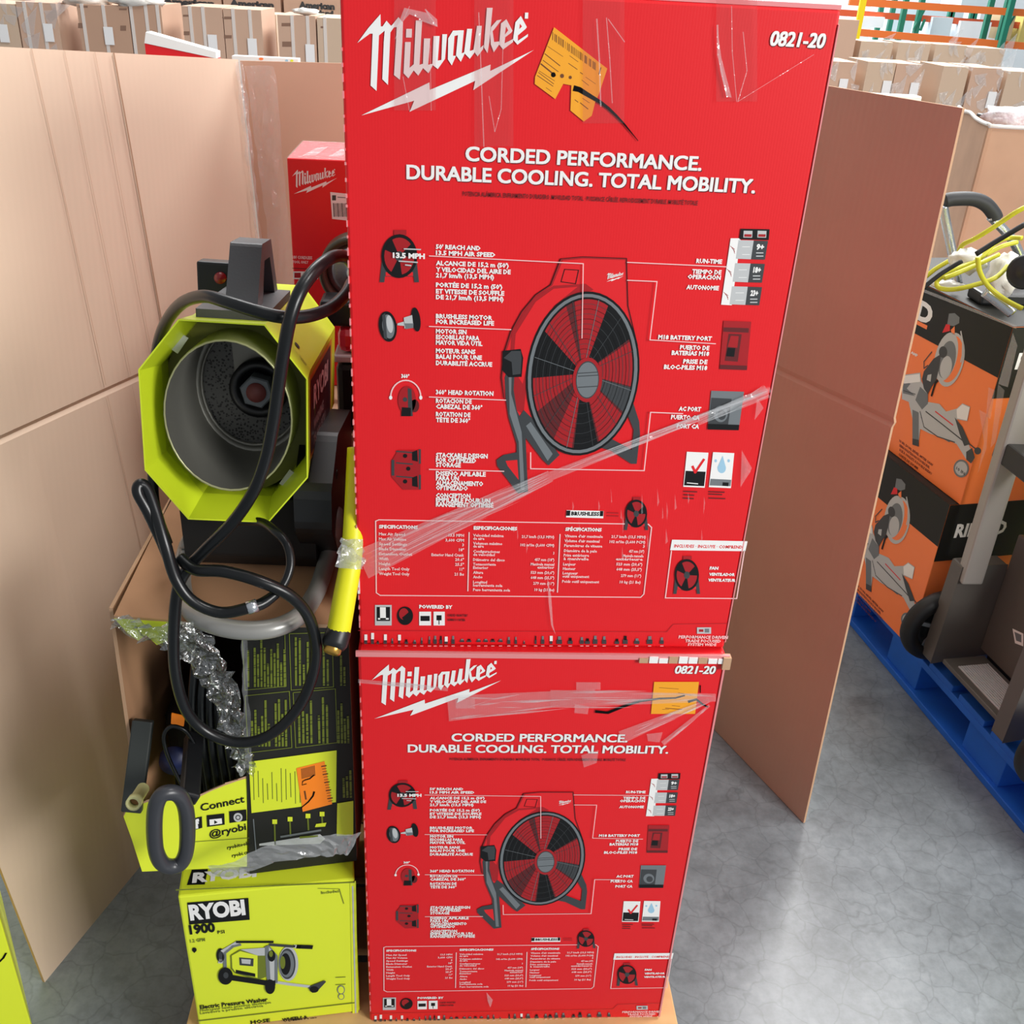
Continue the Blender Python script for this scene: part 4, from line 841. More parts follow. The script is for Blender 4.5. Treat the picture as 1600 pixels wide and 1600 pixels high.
# cradle and tubular stand
b = MB(); b.prism([O - n * d + v * h + u * -.075 for d, h in ((.07,-.112),(.33,-.118),(.33,-.225),(.12,-.225),(.09,-.20))], u * .165, blackd); b.build('cradle', HT, bevel=.004)
b = MB(); b.prism([O - n * d + v * h + u * .070 for d, h in ((.03,-.085),(.10,-.035),(.28,-.05),(.33,-.19),(.12,-.205),(.04,-.14))], u * .045, blackp); b.build('side_bracket', HT, bevel=.012)
b = MB(); b.lathe(O - n * .085 + v * -.082 + u * .1155, u, [(0, .006), (.001, .006), (.001, .003), (-.002, .003)], blackp, 14); b.build('bracket_screw', HT)
zt2 = zTop + .0115
b = MB(); b.tube([Y(318, 812, .14), Z(301, 838, zt2 + .03), Z(290, 864, zt2 + .006), Z(284, 905, zt2), Z(292, 945, zt2), Z(318, 970, zt2), Z(370, 984, zt2), Z(425, 982, zt2), Z(468, 962, zt2), Z(494, 925, zt2), Z(508, 885, zt2 + .004), Z(518, 852, zt2 + .022), Y(522, 828, .10), Y(522, 800, .13)], .0115, greytube, 14); b.build('tube_stand', HT)

# ------------------------------------------------------------------ black power cables
def D(pts): return [Y(*p) for p in pts]
cab = MB(); cab.tube(D([(552,415,.13),(541,402,.08),(522,401,.03),(497,418,-.01),(472,450,-.04),(455,492,-.055),(444,545,-.06),(435,605,-.06),(428,655,-.06),(416,715,-.06),(396,768,-.06),(362,818,-.055),(322,858,-.05),(290,893,-.05),(277,925,-.055),(272,985,-.055),(274,1050,-.055),(290,1108,-.06),(322,1143,-.06),(370,1160,-.06),(415,1152,-.06),(455,1120,-.055),(482,1075,-.05),(494,1020,-.05),(484,968,-.06),(455,932,-.07),(405,908,-.075),(350,893,-.07),(305,890,-.062),(281,872,-.05)]), .0068, rubber, 12, sub=8)
cable = cab.build('power_cable'); tag(cable, 'long black power cable looping from the heater down over the torn carton front', 'cable')
b = MB(); b.tube(D([(275,900,-.065),(255,850,-.06),(232,800,-.055),(216,770,-.05),(219,757,-.045),(230,765,-.045),(243,800,-.055),(258,850,-.07),(275,905,-.08),(302,940,-.085),(345,957,-.085),(388,950,-.085),(415,940,-.075),(442,915,-.06),(454,882,-.045),(448,850,-.03),(428,828,-.01),(405,815,.02),(370,815,.04)]), [.0066]*13 + [.0052]*6, rubber, 12, sub=8)
c2 = b.build('power_cable'); tag(c2, 'black cord in a narrow upright loop left of the heater stand', 'cable')
b = MB(); c = Y(394, 948, -.0845); b.tube([Y(386, 950.5, -.085), Y(402, 945.5, -.081)], .0076, chrome, 12, spline=False); o = b.build('clamp', c2); o['label'] = 'silver clamp'
b = MB(); b.tube(D([(549,442,.13),(538,462,.08),(515,482,.03),(480,494,-.01),(440,495,-.03),(400,486,-.03),(355,472,-.01),(318,463,.02),(284,474,.06),(259,505,.10),(246,545,.125),(240,600,.135),(237,660,.14),(238,720,.14),(242,790,.13),(262,850,.12)]), .0068, rubber, 12, sub=8)
tag(b.build('power_cable'), 'black cable draped across the heater top below its handle and down its left side', 'cable')
# ------------------------------------------------------------------ yellow spray lance beside the red carton
LN = thing('spray_lance', Y(535, 930, -.03).to_tuple(), 'yellow spray lance with brass tip hanging left of the tall red carton', 'spray lance')
b = MB(); b.tube([Y(556,700,.06), Y(553,800,.02), Y(549,870,-.01), Y(538,935,-.03), Y(528,992,-.045)], [.010,.0115,.0125,.0135,.0140], mat('lance_yellow', 'E3E01C', .4), 16); b.build('lance_tube', LN)
e0, e1 = Y(528, 990, -.045), Y(522, 1008, -.055); ax = (e1 - e0).normalized()
b = MB(); b.lathe(e0, ax, [(-.004, .0148), (.012, .0152), (.018, .0125), (.018, 0)], blackp, 20); b.build('nozzle_collar', LN)
b = MB(); b.lathe(e0 + ax * .017, ax, [(0, .0105), (.006, .0105), (.008, .0085), (.008, .004), (.002, .0035), (.002, 0)], brass, 20); b.build('brass_tip', LN)
crumple('film_wrap', [Y(551, 842, -.022), Y(548, 866, -.033), Y(544, 888, -.042)], (.026, .032), 8, film_o, 21, LN, 'cloudy film wrap', .004, 4)
tag(crumple('stretch_film', [Y(538, 852, -.035), Y(552, 870, -.03), Y(562, 880, -.012)], (.008, .018), 8, film_w, 22, None, 'loose film end beside the left edge of the tall red carton', .006, 4), None)
# ------------------------------------------------------------------ things behind the heater
HB = thing('kraft_carton', (.08, .7, .13), 'plain brown carton low behind the stack, carrying the small red carton', 'box')
b = MB(); b.box((-.20, .40, .131), (.38, .84, .952), kraft_d); b.build('carton_body', HB, bevel=.003)
sx0 = Y(448, 247, .60).x; szt = Y(448, 247, .60).z
SR = thing('tool_carton', (sx0 + .09, .72, .953), 'small red tool carton behind the heater, barcode label on its front', 'box')
b = MB(); b.box((sx0, .60, .953), (sx0 + .20, .775, szt), red); b.build('carton_body', SR, bevel=.002)
b = MB(); b.poly([(sx0, .6, szt + .0006), (sx0 + .2, .6, szt + .0006), (sx0 + .2, .775, szt + .0006), (sx0, .775, szt + .0006)], film_s); 
for a in (0.02, .06, .09): b.poly([(sx0 + a, .62, szt + .001), (sx0 + a + .02, .63, szt + .001), (sx0 + a + .03, .72, szt + .001), (sx0 + a + .012, .7, szt + .001)], film_w)
b.build('clear_film', SR)
F = Face((sx0, .5994, .953), (1, 0, 0)); o_ = F.uv((459, 303)); s_ = (F.uv((527, 283))[0] - o_[0]) / (Face((0, -.0006, zb), (1, 0, 0)).uv(_lB[5])[0] - Face((0, -.0006, zb), (1, 0, 0)).uv(_lB[0])[0])
logo(F, o_, s_, src=Face((0, -.0006, zb), (1, 0, 0)), holes=False)
F.P([(516,300),(546,303),(547,345),(519,342)][::-1], white, 3)
for k in range(11): F.line([(521 + k*2.2, 318), (522.3 + k*2.2, 338)], 1 if k % 3 else 1.6, dgrey, 4)
F.Q(519,305,525,313, dgrey, 4); F.line([(528,308),(543,309)], 1.4, mgrey, 4)
F.T('18V CORDLESS', 457, 404, 488, 4.5, pink, 3, .04, 1); F.T('TOOL ONLY', 457, 411, 482, 4, pink, 3, .04, 1); F.line([(457,419),(500,421)], 1, redDD, 3)
F.Q(458,424,497,436, white, 3); F.Q(460,426,470,434, redD, 4); F.Q(474,426,482,434, dgrey, 4); F.Q(485,426,495,434, mgrey, 4)
F.build('printed_artwork', SR)
cR = Y(557, 424, .50); rR = (Y(557, 366, .50) - cR).length
RL = thing('cable_reel', (cR.x, cR.y, .953), 'dark round reel half hidden behind the left edge of the tall red carton', 'reel')
b = MB(); b.lathe(cR, (0, -1, 0), [(-.02, rR*.80), (-.02, rR), (.012, rR), (.018, rR*.93), (.012, rR*.80), (-.02, rR*.80)], mat('reel_olive', '3E3D30', .4), 40); b.build('rim', RL)
b = MB(); b.lathe(cR, (0, -1, 0), [(-.03, rR*.8), (.0, rR*.8), (.008, rR*.55), (.0, rR*.3), (.012, rR*.2), (.012, 0)], chrome, 30); b.build('hub', RL)
b = MB(); b.box((cR.x - .03, cR.y + .021, .953), (cR.x + .03, cR.y + .04, cR.z), blackp); b.build('foot', RL)
tl = Y(523, 560, .40)
PT = thing('power_tool', (tl.x + .06, .47, .953), 'red and black power tool squeezed between the heater and the tall red carton', 'tool')
b = MB(); b.box((tl.x, .405, .953), (tl.x + .13, .455, tl.z - .01), blackp); b.build('tool_body', PT, bevel=.01)
b = MB(); b.box((tl.x - .002, .403, tl.z - .008), (tl.x + .13, .455, tl.z + .004), lgrey); b.build('grey_band', PT, bevel=.003)
b = MB(); b.box((tl.x + .004, .405, tl.z + .005), (tl.x + .12, .455, tl.z + .045), mat('glossy_red', 'D8203A', .15, coat=.8)); b.build('red_cover', PT, bevel=.012)
b = MB(); b.box((tl.x - .02, .405, tl.z + .046), (tl.x + .12, .455, tl.z + .085), blackp); b.build('battery', PT, bevel=.006)
# ------------------------------------------------------------------ blue pallet on the right
dP = Vector((.142, -.99, 0)).normalized(); nP = Vector((.99, .142, 0)).normalized(); Q0 = Vector((1.257, 1.25, 0)) - dP * .18; LP = 1.25
BP = thing('blue_pallet', (Q0 + dP * .6 + nP * .5).to_tuple(), 'blue painted pallet on the floor at the right carrying orange cartons', 'pallet')
for i, o_ in enumerate((0, .33, .66, .96)):
    b = MB(); b.obox(Q0 + nP * o_, dP * LP, nP * .10, Vector((0, 0, .018)), blue_p); b.build('bottom_board', BP, bevel=.002)
for o_ in (.012, .34, .67, .97):
    for k in (.0, .33, .68, 1.10):
        b = MB(); b.obox(Q0 + nP * o_ + dP * k + Vector((0, 0, .018)), dP * .14, nP * .085, Vector((0, 0, .085)), blue_p); b.build('block', BP, bevel=.002)
for k in range(10):
    b = MB(); b.obox(Q0 + dP * (k * .127) + Vector((0, 0, .122)), dP * .10, nP * 1.06, Vector((0, 0, .017)), blue_p); b.build('deck_board', BP, bevel=.002)
for o_ in (.0, .33, .66, .96):
    b = MB(); b.obox(Q0 + nP * o_ + Vector((0, 0, .103)), dP * LP, nP * .10, Vector((0, 0, .019)), blue_p); b.build('stringer_board', BP, bevel=.002)
# ------------------------------------------------------------------ orange saw cartons
dO = Vector((.18, -.98, 0)).normalized(); nO = dO.cross(Vector((0, 0, 1))); back = -nO
K1 = Vector((1.272, .983, .140)); zO1, zO2 = .548, .978
k2 = Z(1583, 511, zO2); K2 = Vector((k2.x, k2.y, zO1 + .001)); wO, dpO = .56, .36
def saw_art(F, dx, dy):
    g = lambda x, y: (1360 + x * .15 + dx, 430 + y * .15 + dy); f = lambda p: [g(*a) for a in p]
    F.P(f([(820,400),(880,395),(930,440),(925,500),(870,530),(800,520)][::-1]), mgrey, 3); F.P(f([(790,510),(830,515),(830,580),(750,600)][::-1]), redL, 4); F.P(f([(840,570),(880,530),(880,620),(850,610)][::-1]), orange_c, 5)
    F.E(g(835, 880), 21, 43, lgrey, 3, 12); F.E(g(842, 875), 17.5, 37, orange_c, 4, 12); F.E(g(790, 850), 17, 39, lgrey, 5, 14); F.E(g(800, 880), 13, 30, mgrey, 6, 12); F.E(g(790, 960), 9, 18, lgrey, 7, 10)
    F.line(f([(945,590),(965,700),(960,840),(945,900)]), 3.2, lgrey, 6)
    F.E(g(760, 800), 6.5, 9, dgrey, 8); F.P(f([(660,870),(740,820),(720,960),(690,1090),(640,1160),(600,1240),(560,1180),(540,1080),(560,1000),(600,950)][::-1]), dgrey, 8); F.P(f([(600,1040),(640,1030),(630,1110),(590,1090)][::-1]), lgrey, 9)
    F.line(f([(640,800),(560,900),(560,970),(600,940)]), 1.8, dgrey, 7); F.line(f([(700,1100),(680,1120),(640,1250)]), 4, black, 7)
    F.P(f([(330,1040),(520,1015),(530,1100),(600,1240),(600,1320),(720,1340),(790,1420),(900,1390),(960,1335),(1040,1370),(1010,1520),(900,1500),(960,1590),(1040,1800),(1090,1900),(1050,1960),(1000,1920),(900,1760),(780,1700),(620,1650),(520,1600),(500,1780),(440,1760),(440,1500),(400,1320),(330,1290)][::-1]), lgrey, 3)
    F.line(f([(580,1420),(760,1560),(960,1720)]), 2, dgrey, 5); F.line(f([(680,1420),(860,1560)]), 2, redL, 5); F.line(f([(540,1480),(640,1620),(820,1720)]), 5, mgrey, 4); F.P(f([(880,1480),(960,1580),(1040,1760),(980,1780),(930,1650)][::-1]), dgrey, 6)
    F.P(f([(440,1400),(505,1430),(505,1785),(440,1765)][::-1]), mgrey, 6); F.P(f([(440,1700),(505,1715),(505,1785),(440,1765)][::-1]), dgrey, 7)
    F.P(f([(520,1420),(600,1340),(760,1440),(900,1560),(960,1700),(880,1740),(700,1680),(560,1580)][::-1]), lgrey, 4.5); F.line(f([(520,1420),(560,1580),(700,1680),(880,1740)]), 1.6, dgrey, 6)
    F.P(f([(900,1400),(960,1345),(1035,1378),(1008,1512),(905,1490)][::-1]), white, 5); F.P(f([(345,1050),(515,1028),(522,1110),(350,1130)][::-1]), white, 5); F.line(f([(345,1200),(470,1240)]), 1.2, dgrey, 6)
    F.P(f([(1000,1840),(1060,1800),(1090,1900),(1050,1960),(1000,1920)][::-1]), dgrey, 6); F.P(f([(520,1160),(600,1240),(600,1340),(540,1400),(470,1300)][::-1]), mgrey, 4.5)
    F.E(g(1120, 1830), 5.5, 5.5, dgrey, 6); F.line(f([(960,1700),(1110,1820)]), 2, dgrey, 5); F.P(f([(340,1100),(420,1130),(380,1180),(470,1260),(340,1230)][::-1]), mgrey, 4)
    F.E((1502 + dx, 732 + dy), 12, 14, mgrey, 3); F.E((1502 + dx, 732 + dy), 9.5, 11, lgrey, 4); F.T('10 IN', 1494 + dx, 733 + dy, 1510 + dx, 5, dgrey, 5, .03, 1)
    for k, (x, y, x2) in enumerate(((1405,690,1468),(1405,697,1462),(1405,704,1466),(1404,711,1440),(1404,718,1452))): F.T(['10 IN. DUAL BEVEL MITER SAW','SIERRA INGLETEADORA DE DOBLE BISEL','SCIE À ONGLETS À DOUBLE BISEAU','CORTE DE 254 MM','LÁSER INTEGRADO'][k], x + dx, y + dy, x2 + dx, 4, redDD, 3, .02, 1)
    F.T('15 AMP', 1418 + dx, 549 + dy, 1436 + dx, 4.5, white, 3, .04, 1)
def orange_carton(K, z0, z1, label):
    T_ = thing('saw_carton', (K - dO * wO / 2 + back * dpO / 2).to_tuple()[:2] + (z0,), label, 'box', 'orange saw cartons')
    b = MB(); b.obox(Vector((K.x, K.y, z0)) - dO * wO, dO * wO, back * dpO, Vector((0, 0, z1 - z0)), orange_c); b.build('carton_body', T_, bevel=.002)
    b = MB(); b.obox(Vector((K.x, K.y, z1 + .0002)) - dO * wO - dO*.0006 - back*.0006, dO * (wO+.0012), back * (dpO+.0012), Vector((0, 0, .0012)), char_c); b.build('top_panel', T_)
    return T_
OU = orange_carton(K2, zO1 + .001, zO2, 'upper orange and black miter saw carton, cords heaped on its top')
OL = orange_carton(K1, .140, zO1 - .001, 'lower orange and black miter saw carton directly on the blue pallet')
FU = Face(Vector((K2.x, K2.y, zO1)) - dO * wO + nO * .0006, dO); 
a, c = FU.uv((1424, 518)), FU.uv((1562, 592)); sl = (c[1] - a[1]) / (c[0] - a[0]); hh = zO2 - zO1 - .001
FU.pu([(0, a[1] - sl * a[0]), (wO, a[1] + sl * (wO - a[0])), (wO, hh), (0, hh)], char_c, 1)
t_ = FU.uv((1433, 497)); t2 = FU.uv((1456, 497)); lw = (t2[0] - t_[0]); cap = abs(FU.uv((1433, 467))[1] - t_[1])
vs, fs, tw = text_mesh('RIDGID', .05, 3, 0); Wd = lw * 5.2; FU.mb.add([FU.w((t2[0] - Wd + a_ * Wd / tw, t_[1] + c_ * cap / .69), 3) for a_, c_ in vs], fs, white)
FU.line([(1400,487),(1447,511)], 6, orange_c, 3)
saw_art(FU, 0, 0)
ap = FU.build('printed_artwork', OU)
ac = ap.copy(); COL.objects.link(ac); ac.parent = OL; dK = K1 - Vector((K2.x, K2.y, zO1 + .001)); ac.location = (OU.location + dK) - OL.location + Vector((0, 0, -.02))
ac.location = (OU.location + Vector((dK.x, dK.y, .140 - (zO1 + .001) - .021))) - OL.location
# right side faces of both: black top
for T_, K, z0, z1 in ((OU, K2, zO1 + .001, zO2), (OL, K1, .14, zO1 - .001)):
    S = Face(Vector((K.x, K.y, z0)) + dO * .0006, back); S.pu([(0, (z1 - z0) * .62), (dpO, (z1 - z0) * .62), (dpO, z1 - z0 - .001), (0, z1 - z0 - .001)], char_c, 1); Tuv(S, 'RIDGID', .035, (z1 - z0) * .78, .14, .034, white, 2); S.build('side_print', T_)
# clear tape along the top edge and over the near corner of the upper carton
S = Face(Vector((K2.x, K2.y, zO1)) - dO * wO + nO * .0016, dO)
S.P([(1440,450),(1590,509),(1589,514),(1440,455)][::-1], film_w, 14); S.P([(1583,520),(1560,600),(1575,605),(1590,540)], film_w, 4)
for p in ([(1545,605),(1541,650),(1548,655),(1555,610)],[(1530,640),(1545,648),(1542,700),(1528,740),(1538,690)],[(1560,600),(1548,700),(1556,690),(1570,610)]): S.P(p, film_s, 5)
S.build('clear_tape', OU)
# ------------------------------------------------------------------ hand truck
TK = thing('hand_truck', (1.36, .76, .140), 'grey folding hand truck with black wheels standing on the blue pallet', 'hand truck')
e = dP; LR = Vector((1.312, .885, 0)); RR_ = LR + e * .285
def V3(p, z): return Vector((p.x, p.y, z))
for p in (LR, RR_):
    b = MB(); b.bar(V3(p, .40), V3(p, 1.22) + Vector((-.012, -.006, 0)), .050, .034, truck_t, (0, 1, 0)); b.build('rail', TK, bevel=.005)
    b = MB(); b.prism([V3(p, .44) - nP * .028, V3(p, .44) + nP * .09, V3(p, .18) + nP * .12, V3(p, .165) - nP * .035], e * -.04, truck_g); b.build('side_cheek', TK, bevel=.006)
b = MB(); b.bar(V3(LR - e * .02, .735) - nP * .004, V3(RR_ + e * .02, .72) - nP * .004, .046, .05, mat('dark_clamp', '2C2B2A', .45), (0, 0, 1)); b.build('cross_clamp', TK, bevel=.005)
b = MB(); b.obox(V3(LR, .20) + nP * .09, e * .27, nP * .012, Vector((0, 0, .32)), truck_g); b.build('back_panel', TK, bevel=.003)
S = Face(V3(LR, .20) + nP * .0893, e); S.P([(1582,982),(1599,990),(1599,1010),(1586,1005)][::-1], white, 1); S.P([(1585,987),(1596,992),(1596,1004),(1588,1001)][::-1], mgrey, 2); S.build('small_label', TK)
b = MB(); b.obox(V3(LR, .182) - nP * .02 + e * .02, e * .235, nP * .11, Vector((0, 0, .012)), truck_g); b.build('toe_plate', TK, bevel=.002)
pl = MB(); o_ = V3(LR, .1945) - nP * .003 + e * .055
for k in range(13):
    pl.obox(o_ + nP * (.0062 * k), e * .16, nP * .0042, Vector((0, 0, .0025)), mat('silver_ribs', 'C9CACC', .4))
pl.build('ribbed_step', TK)
wc = Vector((1.305, .940, .236)); 
for off in (0, .45):
    c = wc + e * off; b = MB(); b.lathe(c, e, [(-.018, .062), (-.021, .082), (-.012, .094), (0, .0965), (.012, .094), (.021, .082), (.018, .062), (-.018, .062)], mat('tyre', '121213', .55), 40); w_ = b.build('wheel', TK)
    b = MB(); b.lathe(c, e, [(-.012, .062), (.012, .062), (.006, .05), (.006, .02), (.016, .018), (.018, 0)], blackp, 24)
    for k in range(5):
        a = k * 1.2566; r1 = Vector((0, 0, 1)) * math.cos(a) + nP * math.sin(a); b.bar(c + r1 * .015 + e * .008, c + r1 * .06 + e * .008, .01, .008, chrome if k == 1 else mgrey, e)
    b.build('wheel_hub', w_)
# ------------------------------------------------------------------ lime and blue carton behind the truck
PX = Vector((1.475, .80, 0)); nX = nP
f = lambda x, y: on(x, y, PX, nX)
lt = f(1545, 840); CO = PX + dP * max((lt - PX).dot(dP), -.14)
LB = thing('battery_tool_carton', (CO + dP * .25 + nP * .14).to_tuple()[:2] + (.14,), 'lime and blue carton standing behind the hand truck at the right edge', 'box')
b = MB(); b.obox(Vector((CO.x, CO.y, .140)), dP * .5, nP * .28, Vector((0, 0, .86)), lime); b.build('carton_body', LB, bevel=.003)
F = Face(Vector((CO.x, CO.y, .140)) - nP * .0006, dP)
vv = lambda x, y: F.uv((x, y))
y1 = vv(1560, 790)[1]; y2 = vv(1547, 862)[1]; y3 = vv(1560, 915)[1]
F.pu([(0, y2), (.5, y2 - .005), (.5, y1 - .005), (0, y1)], blue_art, 1); F.pu([(0, y1), (.5, y1 - .005), (.5, y1 + .007), (0, y1 + .012)], black, 2)
F.pu([(0, 0), (.5, 0), (.5, y3 - .01), (0, y3)], char_c, 1)
for k in range(4): F.pu([(.01 + k * .06, y2 - .045), (.06 + k * .06, y2 - .045), (.06 + k * .06, y2 - .018), (.01 + k * .06, y2 - .018)], black, 2); F.pu([(.012 + k * .06, y2 - .043), (.058 + k * .06, y2 - .043), (.058 + k * .06, y2 - .02), (.012 + k * .06, y2 - .02)], limeL, 3)
Tuv(F, '40V', .015, y1 - .045, .05, .028, lgrey, 3); Tuv(F, 'HYBRID', .075, y1 - .04, .09, .02, white, 3); Tuv(F, 'PRESSURE', .075, y1 - .066, .09, .016, white, 3)
F.build('printed_artwork', LB)
# ------------------------------------------------------------------ cart handle, cords and wrap on top of the orange cartons
CH = thing('cart_handle', Y(1515, 400, 1.24).to_tuple()[:2] + (zO2,), 'silver cart handle with curved black grip rising above the orange cartons', 'handle')
yy = 1.22
b = MB(); b.tube([Y(1497,445,yy), Y(1489,400,yy), Y(1478,345,yy), Y(1474,322,yy)], .0105, chrome, 12); b.build('silver_tube', CH)
b = MB(); b.tube([Y(1548,338,yy), Y(1566,357,yy), Y(1585,380,yy), Y(1600,420,yy), Y(1606,470,yy-.02)], .0105, chrome, 12); b.build('silver_tube', CH)
b = MB(); b.tube([Y(1476,314,yy), Y(1490,311,yy), Y(1520,311,yy), Y(1540,319,yy), Y(1553,334,yy), Y(1556,341,yy)], .0155, mat('foam_grip', '2A2B2E', .6), 14); b.build('foam_grip', CH)
zc_ = zO2 + .008
def cordz(pts, r=.0055): 
    b = MB(); b.tube(pts, r, yel_cord, 10, sub=7); return b
ya = 1.12
yc = thing('extension_cord', Z(1500, 450, zc_).to_tuple(), 'yellow extension cord loosely coiled on the upper orange carton', 'cord')
for k, pp in enumerate([[(1620,316,1.05),(1590,330,1.06),(1560,350,1.08),(1525,372,1.1),(1505,382,1.12),(1497,395,1.14)],
    [(1597,372,1.1),(1575,372,1.12),(1555,380,1.1),(1530,405,1.08),(1500,418,1.06),(1476,430,1.06),(1464,440,1.06),(1468,450,1.05),(1490,452,1.04),(1520,446,1.03),(1555,434,1.03),(1575,415,1.05)],
    [(1560,398,1.08),(1530,412,1.05),(1500,425,1.04),(1475,435,1.04)],
    [(1528,402,.97),(1531,425,.97),(1545,448,.97),(1570,468,.96),(1597,482,.95)],
    [(1482,408,1.18),(1462,420,1.18),(1447,432,1.18)], [(1590,378,1.13),(1565,385,1.13),(1540,398,1.12)]]):
    b = MB(); b.tube([Y(*p) for p in pp], .0052, yel_cord, 10, sub=7); b.build('cord_loop', yc)
b = MB(); b.tube([Y(1440,452,1.02), Y(1470,428,1.02), Y(1503,408,1.02)], .0048, blackd, 10); b.tube([Y(1525,397,1.0), Y(1560,375,1.0), Y(1602,350,1.0)], .0055, blackd, 10)
tag(b.build('black_cable'), 'straight black cord crossing the yellow cord above the orange cartons', 'cord')
def blob(name, c, r, seed, mt, label, cat, sq=(1, 1, 1), amp=.35, parent=None):
    bm = bmesh.new(); bmesh.ops.create_icosphere(bm, subdivisions=3, radius=1); rs = random.Random(seed); from mathutils import noise as nz
    for v_ in bm.verts:
        k = 1 + amp * nz.noise(v_.co * 2.3 + Vector((seed, 0, 0))) + amp * .6 * nz.noise(v_.co * 6 + Vector((0, seed, 0))); v_.co = Vector((v_.co.x * sq[0], v_.co.y * sq[1], v_.co.z * sq[2])) * r * k
    me = bpy.data.meshes.new(name); bm.to_mesh(me); bm.free(); me.materials.append(mt); me.polygons.foreach_set('use_smooth', [True]*len(me.polygons)); o = bpy.data.objects.new(name, me); COL.objects.link(o); o.location = c
    if parent: o.parent = parent; o.location = Vector(c) - parent.location
    else: tag(o, label, cat)
    return o
wrapm = mat('white_poly_wrap', 'E4E1DA', .35, bump=.5, bscale=40, coat=.3)
blob('poly_wrap', Y(1512, 408, 1.10), .035, 2, wrapm, 'crumpled white plastic wrap under the black cord on the orange carton', 'plastic wrap', (1.1, .8, .7))
blob('poly_wrap', Y(1568, 432, 1.13), .045, 5, wrapm, 'crumpled white plastic bag behind the yellow cord at the right edge', 'plastic bag', (.8, .7, 1.1))
blob('poly_wrap', Y(1482, 446, 1.12), .022, 8, wrapm, 'small white plastic scrap inside the yellow cord loop', 'plastic wrap', (1.5, .8, .5))
MT = thing('chop_saw', Z(1570, 480, zO2).to_tuple(), 'dark metal tool with chrome arm lying on the upper orange carton', 'tool')
c = Z(1560, 478, zO2)
b = MB(); b.box((c.x - .05, c.y - .01, zO2 + .0025), (c.x + .09, c.y + .06, zO2 + .03), blackp); b.build('tool_base', MT, bevel=.006)
b = MB(); b.tube([Y(1540,455,1.0), Y(1560,470,.99), Y(1582,488,.98)], .013, chrome, 12); b.build('chrome_arm', MT)
b = MB(); b.lathe(Y(1602, 425, 1.0), (-.5, -1, .2), [(-.02, .034), (.0, .036), (.006, .03), (.0, .02), (.01, .012), (.01, 0)], blackp, 28); b.build('wheel_guard', MT)
# ------------------------------------------------------------------ big bin behind them
gc = Y(1546, 197, 2.2); zg = gc.z; g1 = on(1492, 187, (0, 0, zg), (0, 0, 1)); gl = Y(1493, 188, 2.75); g2 = Vector((gc.x + 1.0, gc.y + .12, zg)); gl = Vector((gl.x, gl.y, zg))
GB = thing('bulk_bin', (gc.x + .4, gc.y + .4, 0), 'large brown cardboard bin behind the orange cartons, film over its rim', 'bin')
for a, c in ((gl, gc), (gc, g2)):
    d = (c - a); nn = d.cross(Vector((0, 0, 1))).normalized() * -.01
    b = MB(); b.obox(Vector((a.x, a.y, 0.001)), Vector((d.x, d.y, 0)), nn, Vector((0, 0, zg)), kraft_d); b.build('bin_wall', GB)
    b = MB(); b.tube([Vector((a.x, a.y, zg)) + d * t + Vector((0, 0, .004 * math.sin(t * 20))) for t in (0, .2, .4, .6, .8, 1)], .006, wrapm, 8, sub=3); b.build('film_rim', GB)
blob('poly_wrap', Y(1592, 185, 2.42), .085, 14, mat('white_red_sack', 'E9E8EA', .5, noise=.3, nscale=60, dark='C9B4BA', bump=1, bscale=60), 'white sack with red print lying over the bulk bin rim', 'sack', (1.4, .8, .42), .35)
b = MB(); c = Y(1548, 178, 2.45); b.box((c.x-.03, c.y, c.z-.03), (c.x+.02, c.y+.04, c.z-.002), blackp); tag(b.build('black_case', bevel=.006), 'small black case beside the white sack on the bulk bin', 'case')
# yellow and white things showing over the right sheet
a = Y(1290, 148, 1.30); c = Y(1440, 157, 1.30)
YC = thing('flat_carton', (a.x + .1, 1.45, 0), 'lime and white carton standing behind the right cardboard sheet, only its top shows', 'box')
b = MB(); b.box((a.x, 1.30, .001), (c.x, 1.34, c.z + .008), wrapm); b.build('carton_body', YC, bevel=.003)
b = MB(); m1 = Y(1340, 148, 1.30).x; b.box((a.x - .001, 1.298, .3), (m1, 1.342, c.z + .010), lime); b.build('lime_end', YC)
# things showing over the left sheets
a = Y(226, 62, 1.75); c = Y(335, 92, 1.55)
RC = thing('red_carton', (a.x + .15, 1.9, 0), 'red carton with a white lid peeking over the left cardboard sheet', 'box')
tp, bt = Y(228, 50, 1.75), Y(226, 68, 1.75); tp2 = Y(338, 84, 1.75); bt2 = Y(338, 92, 1.75)
b = MB(); b.prism([Vector((bt.x, 1.75, .001)), Vector((bt2.x, 1.75, .001)), Vector((bt2.x, 1.75, bt2.z)), Vector((bt.x, 1.75, bt.z))], (0, .05, 0), redL); b.build('carton_body', RC)
b = MB(); b.prism([Vector((bt.x, 1.748, bt.z + .001)), Vector((bt2.x, 1.748, bt2.z + .001)), Vector((tp2.x, 1.748, tp2.z + .004)), Vector((tp.x, 1.748, tp.z))], (0, .05, 0), white); b.build('lid', RC)
a, c = Y(362, 85, 1.2), Y(466, 96, 1.2)
WC = thing('white_carton', ((a.x + c.x) / 2, 1.28, 0), 'white carton with coloured dots just behind the back cardboard sheet', 'box')
b = MB(); b.box((a.x, 1.20, .001), (c.x, 1.23, (a.z + c.z) / 2 + .001), white); b.build('carton_body', WC)
F = Face((a.x, 1.1994, 0), (1, 0, 0)); F.E((408, 92), 3.5, 2.2, orange_c, 1); F.E((448, 95), 2.4, 2, skyb, 1); F.E((456, 95), 2.4, 2, limeL, 1); F.build('printed_dots', WC)
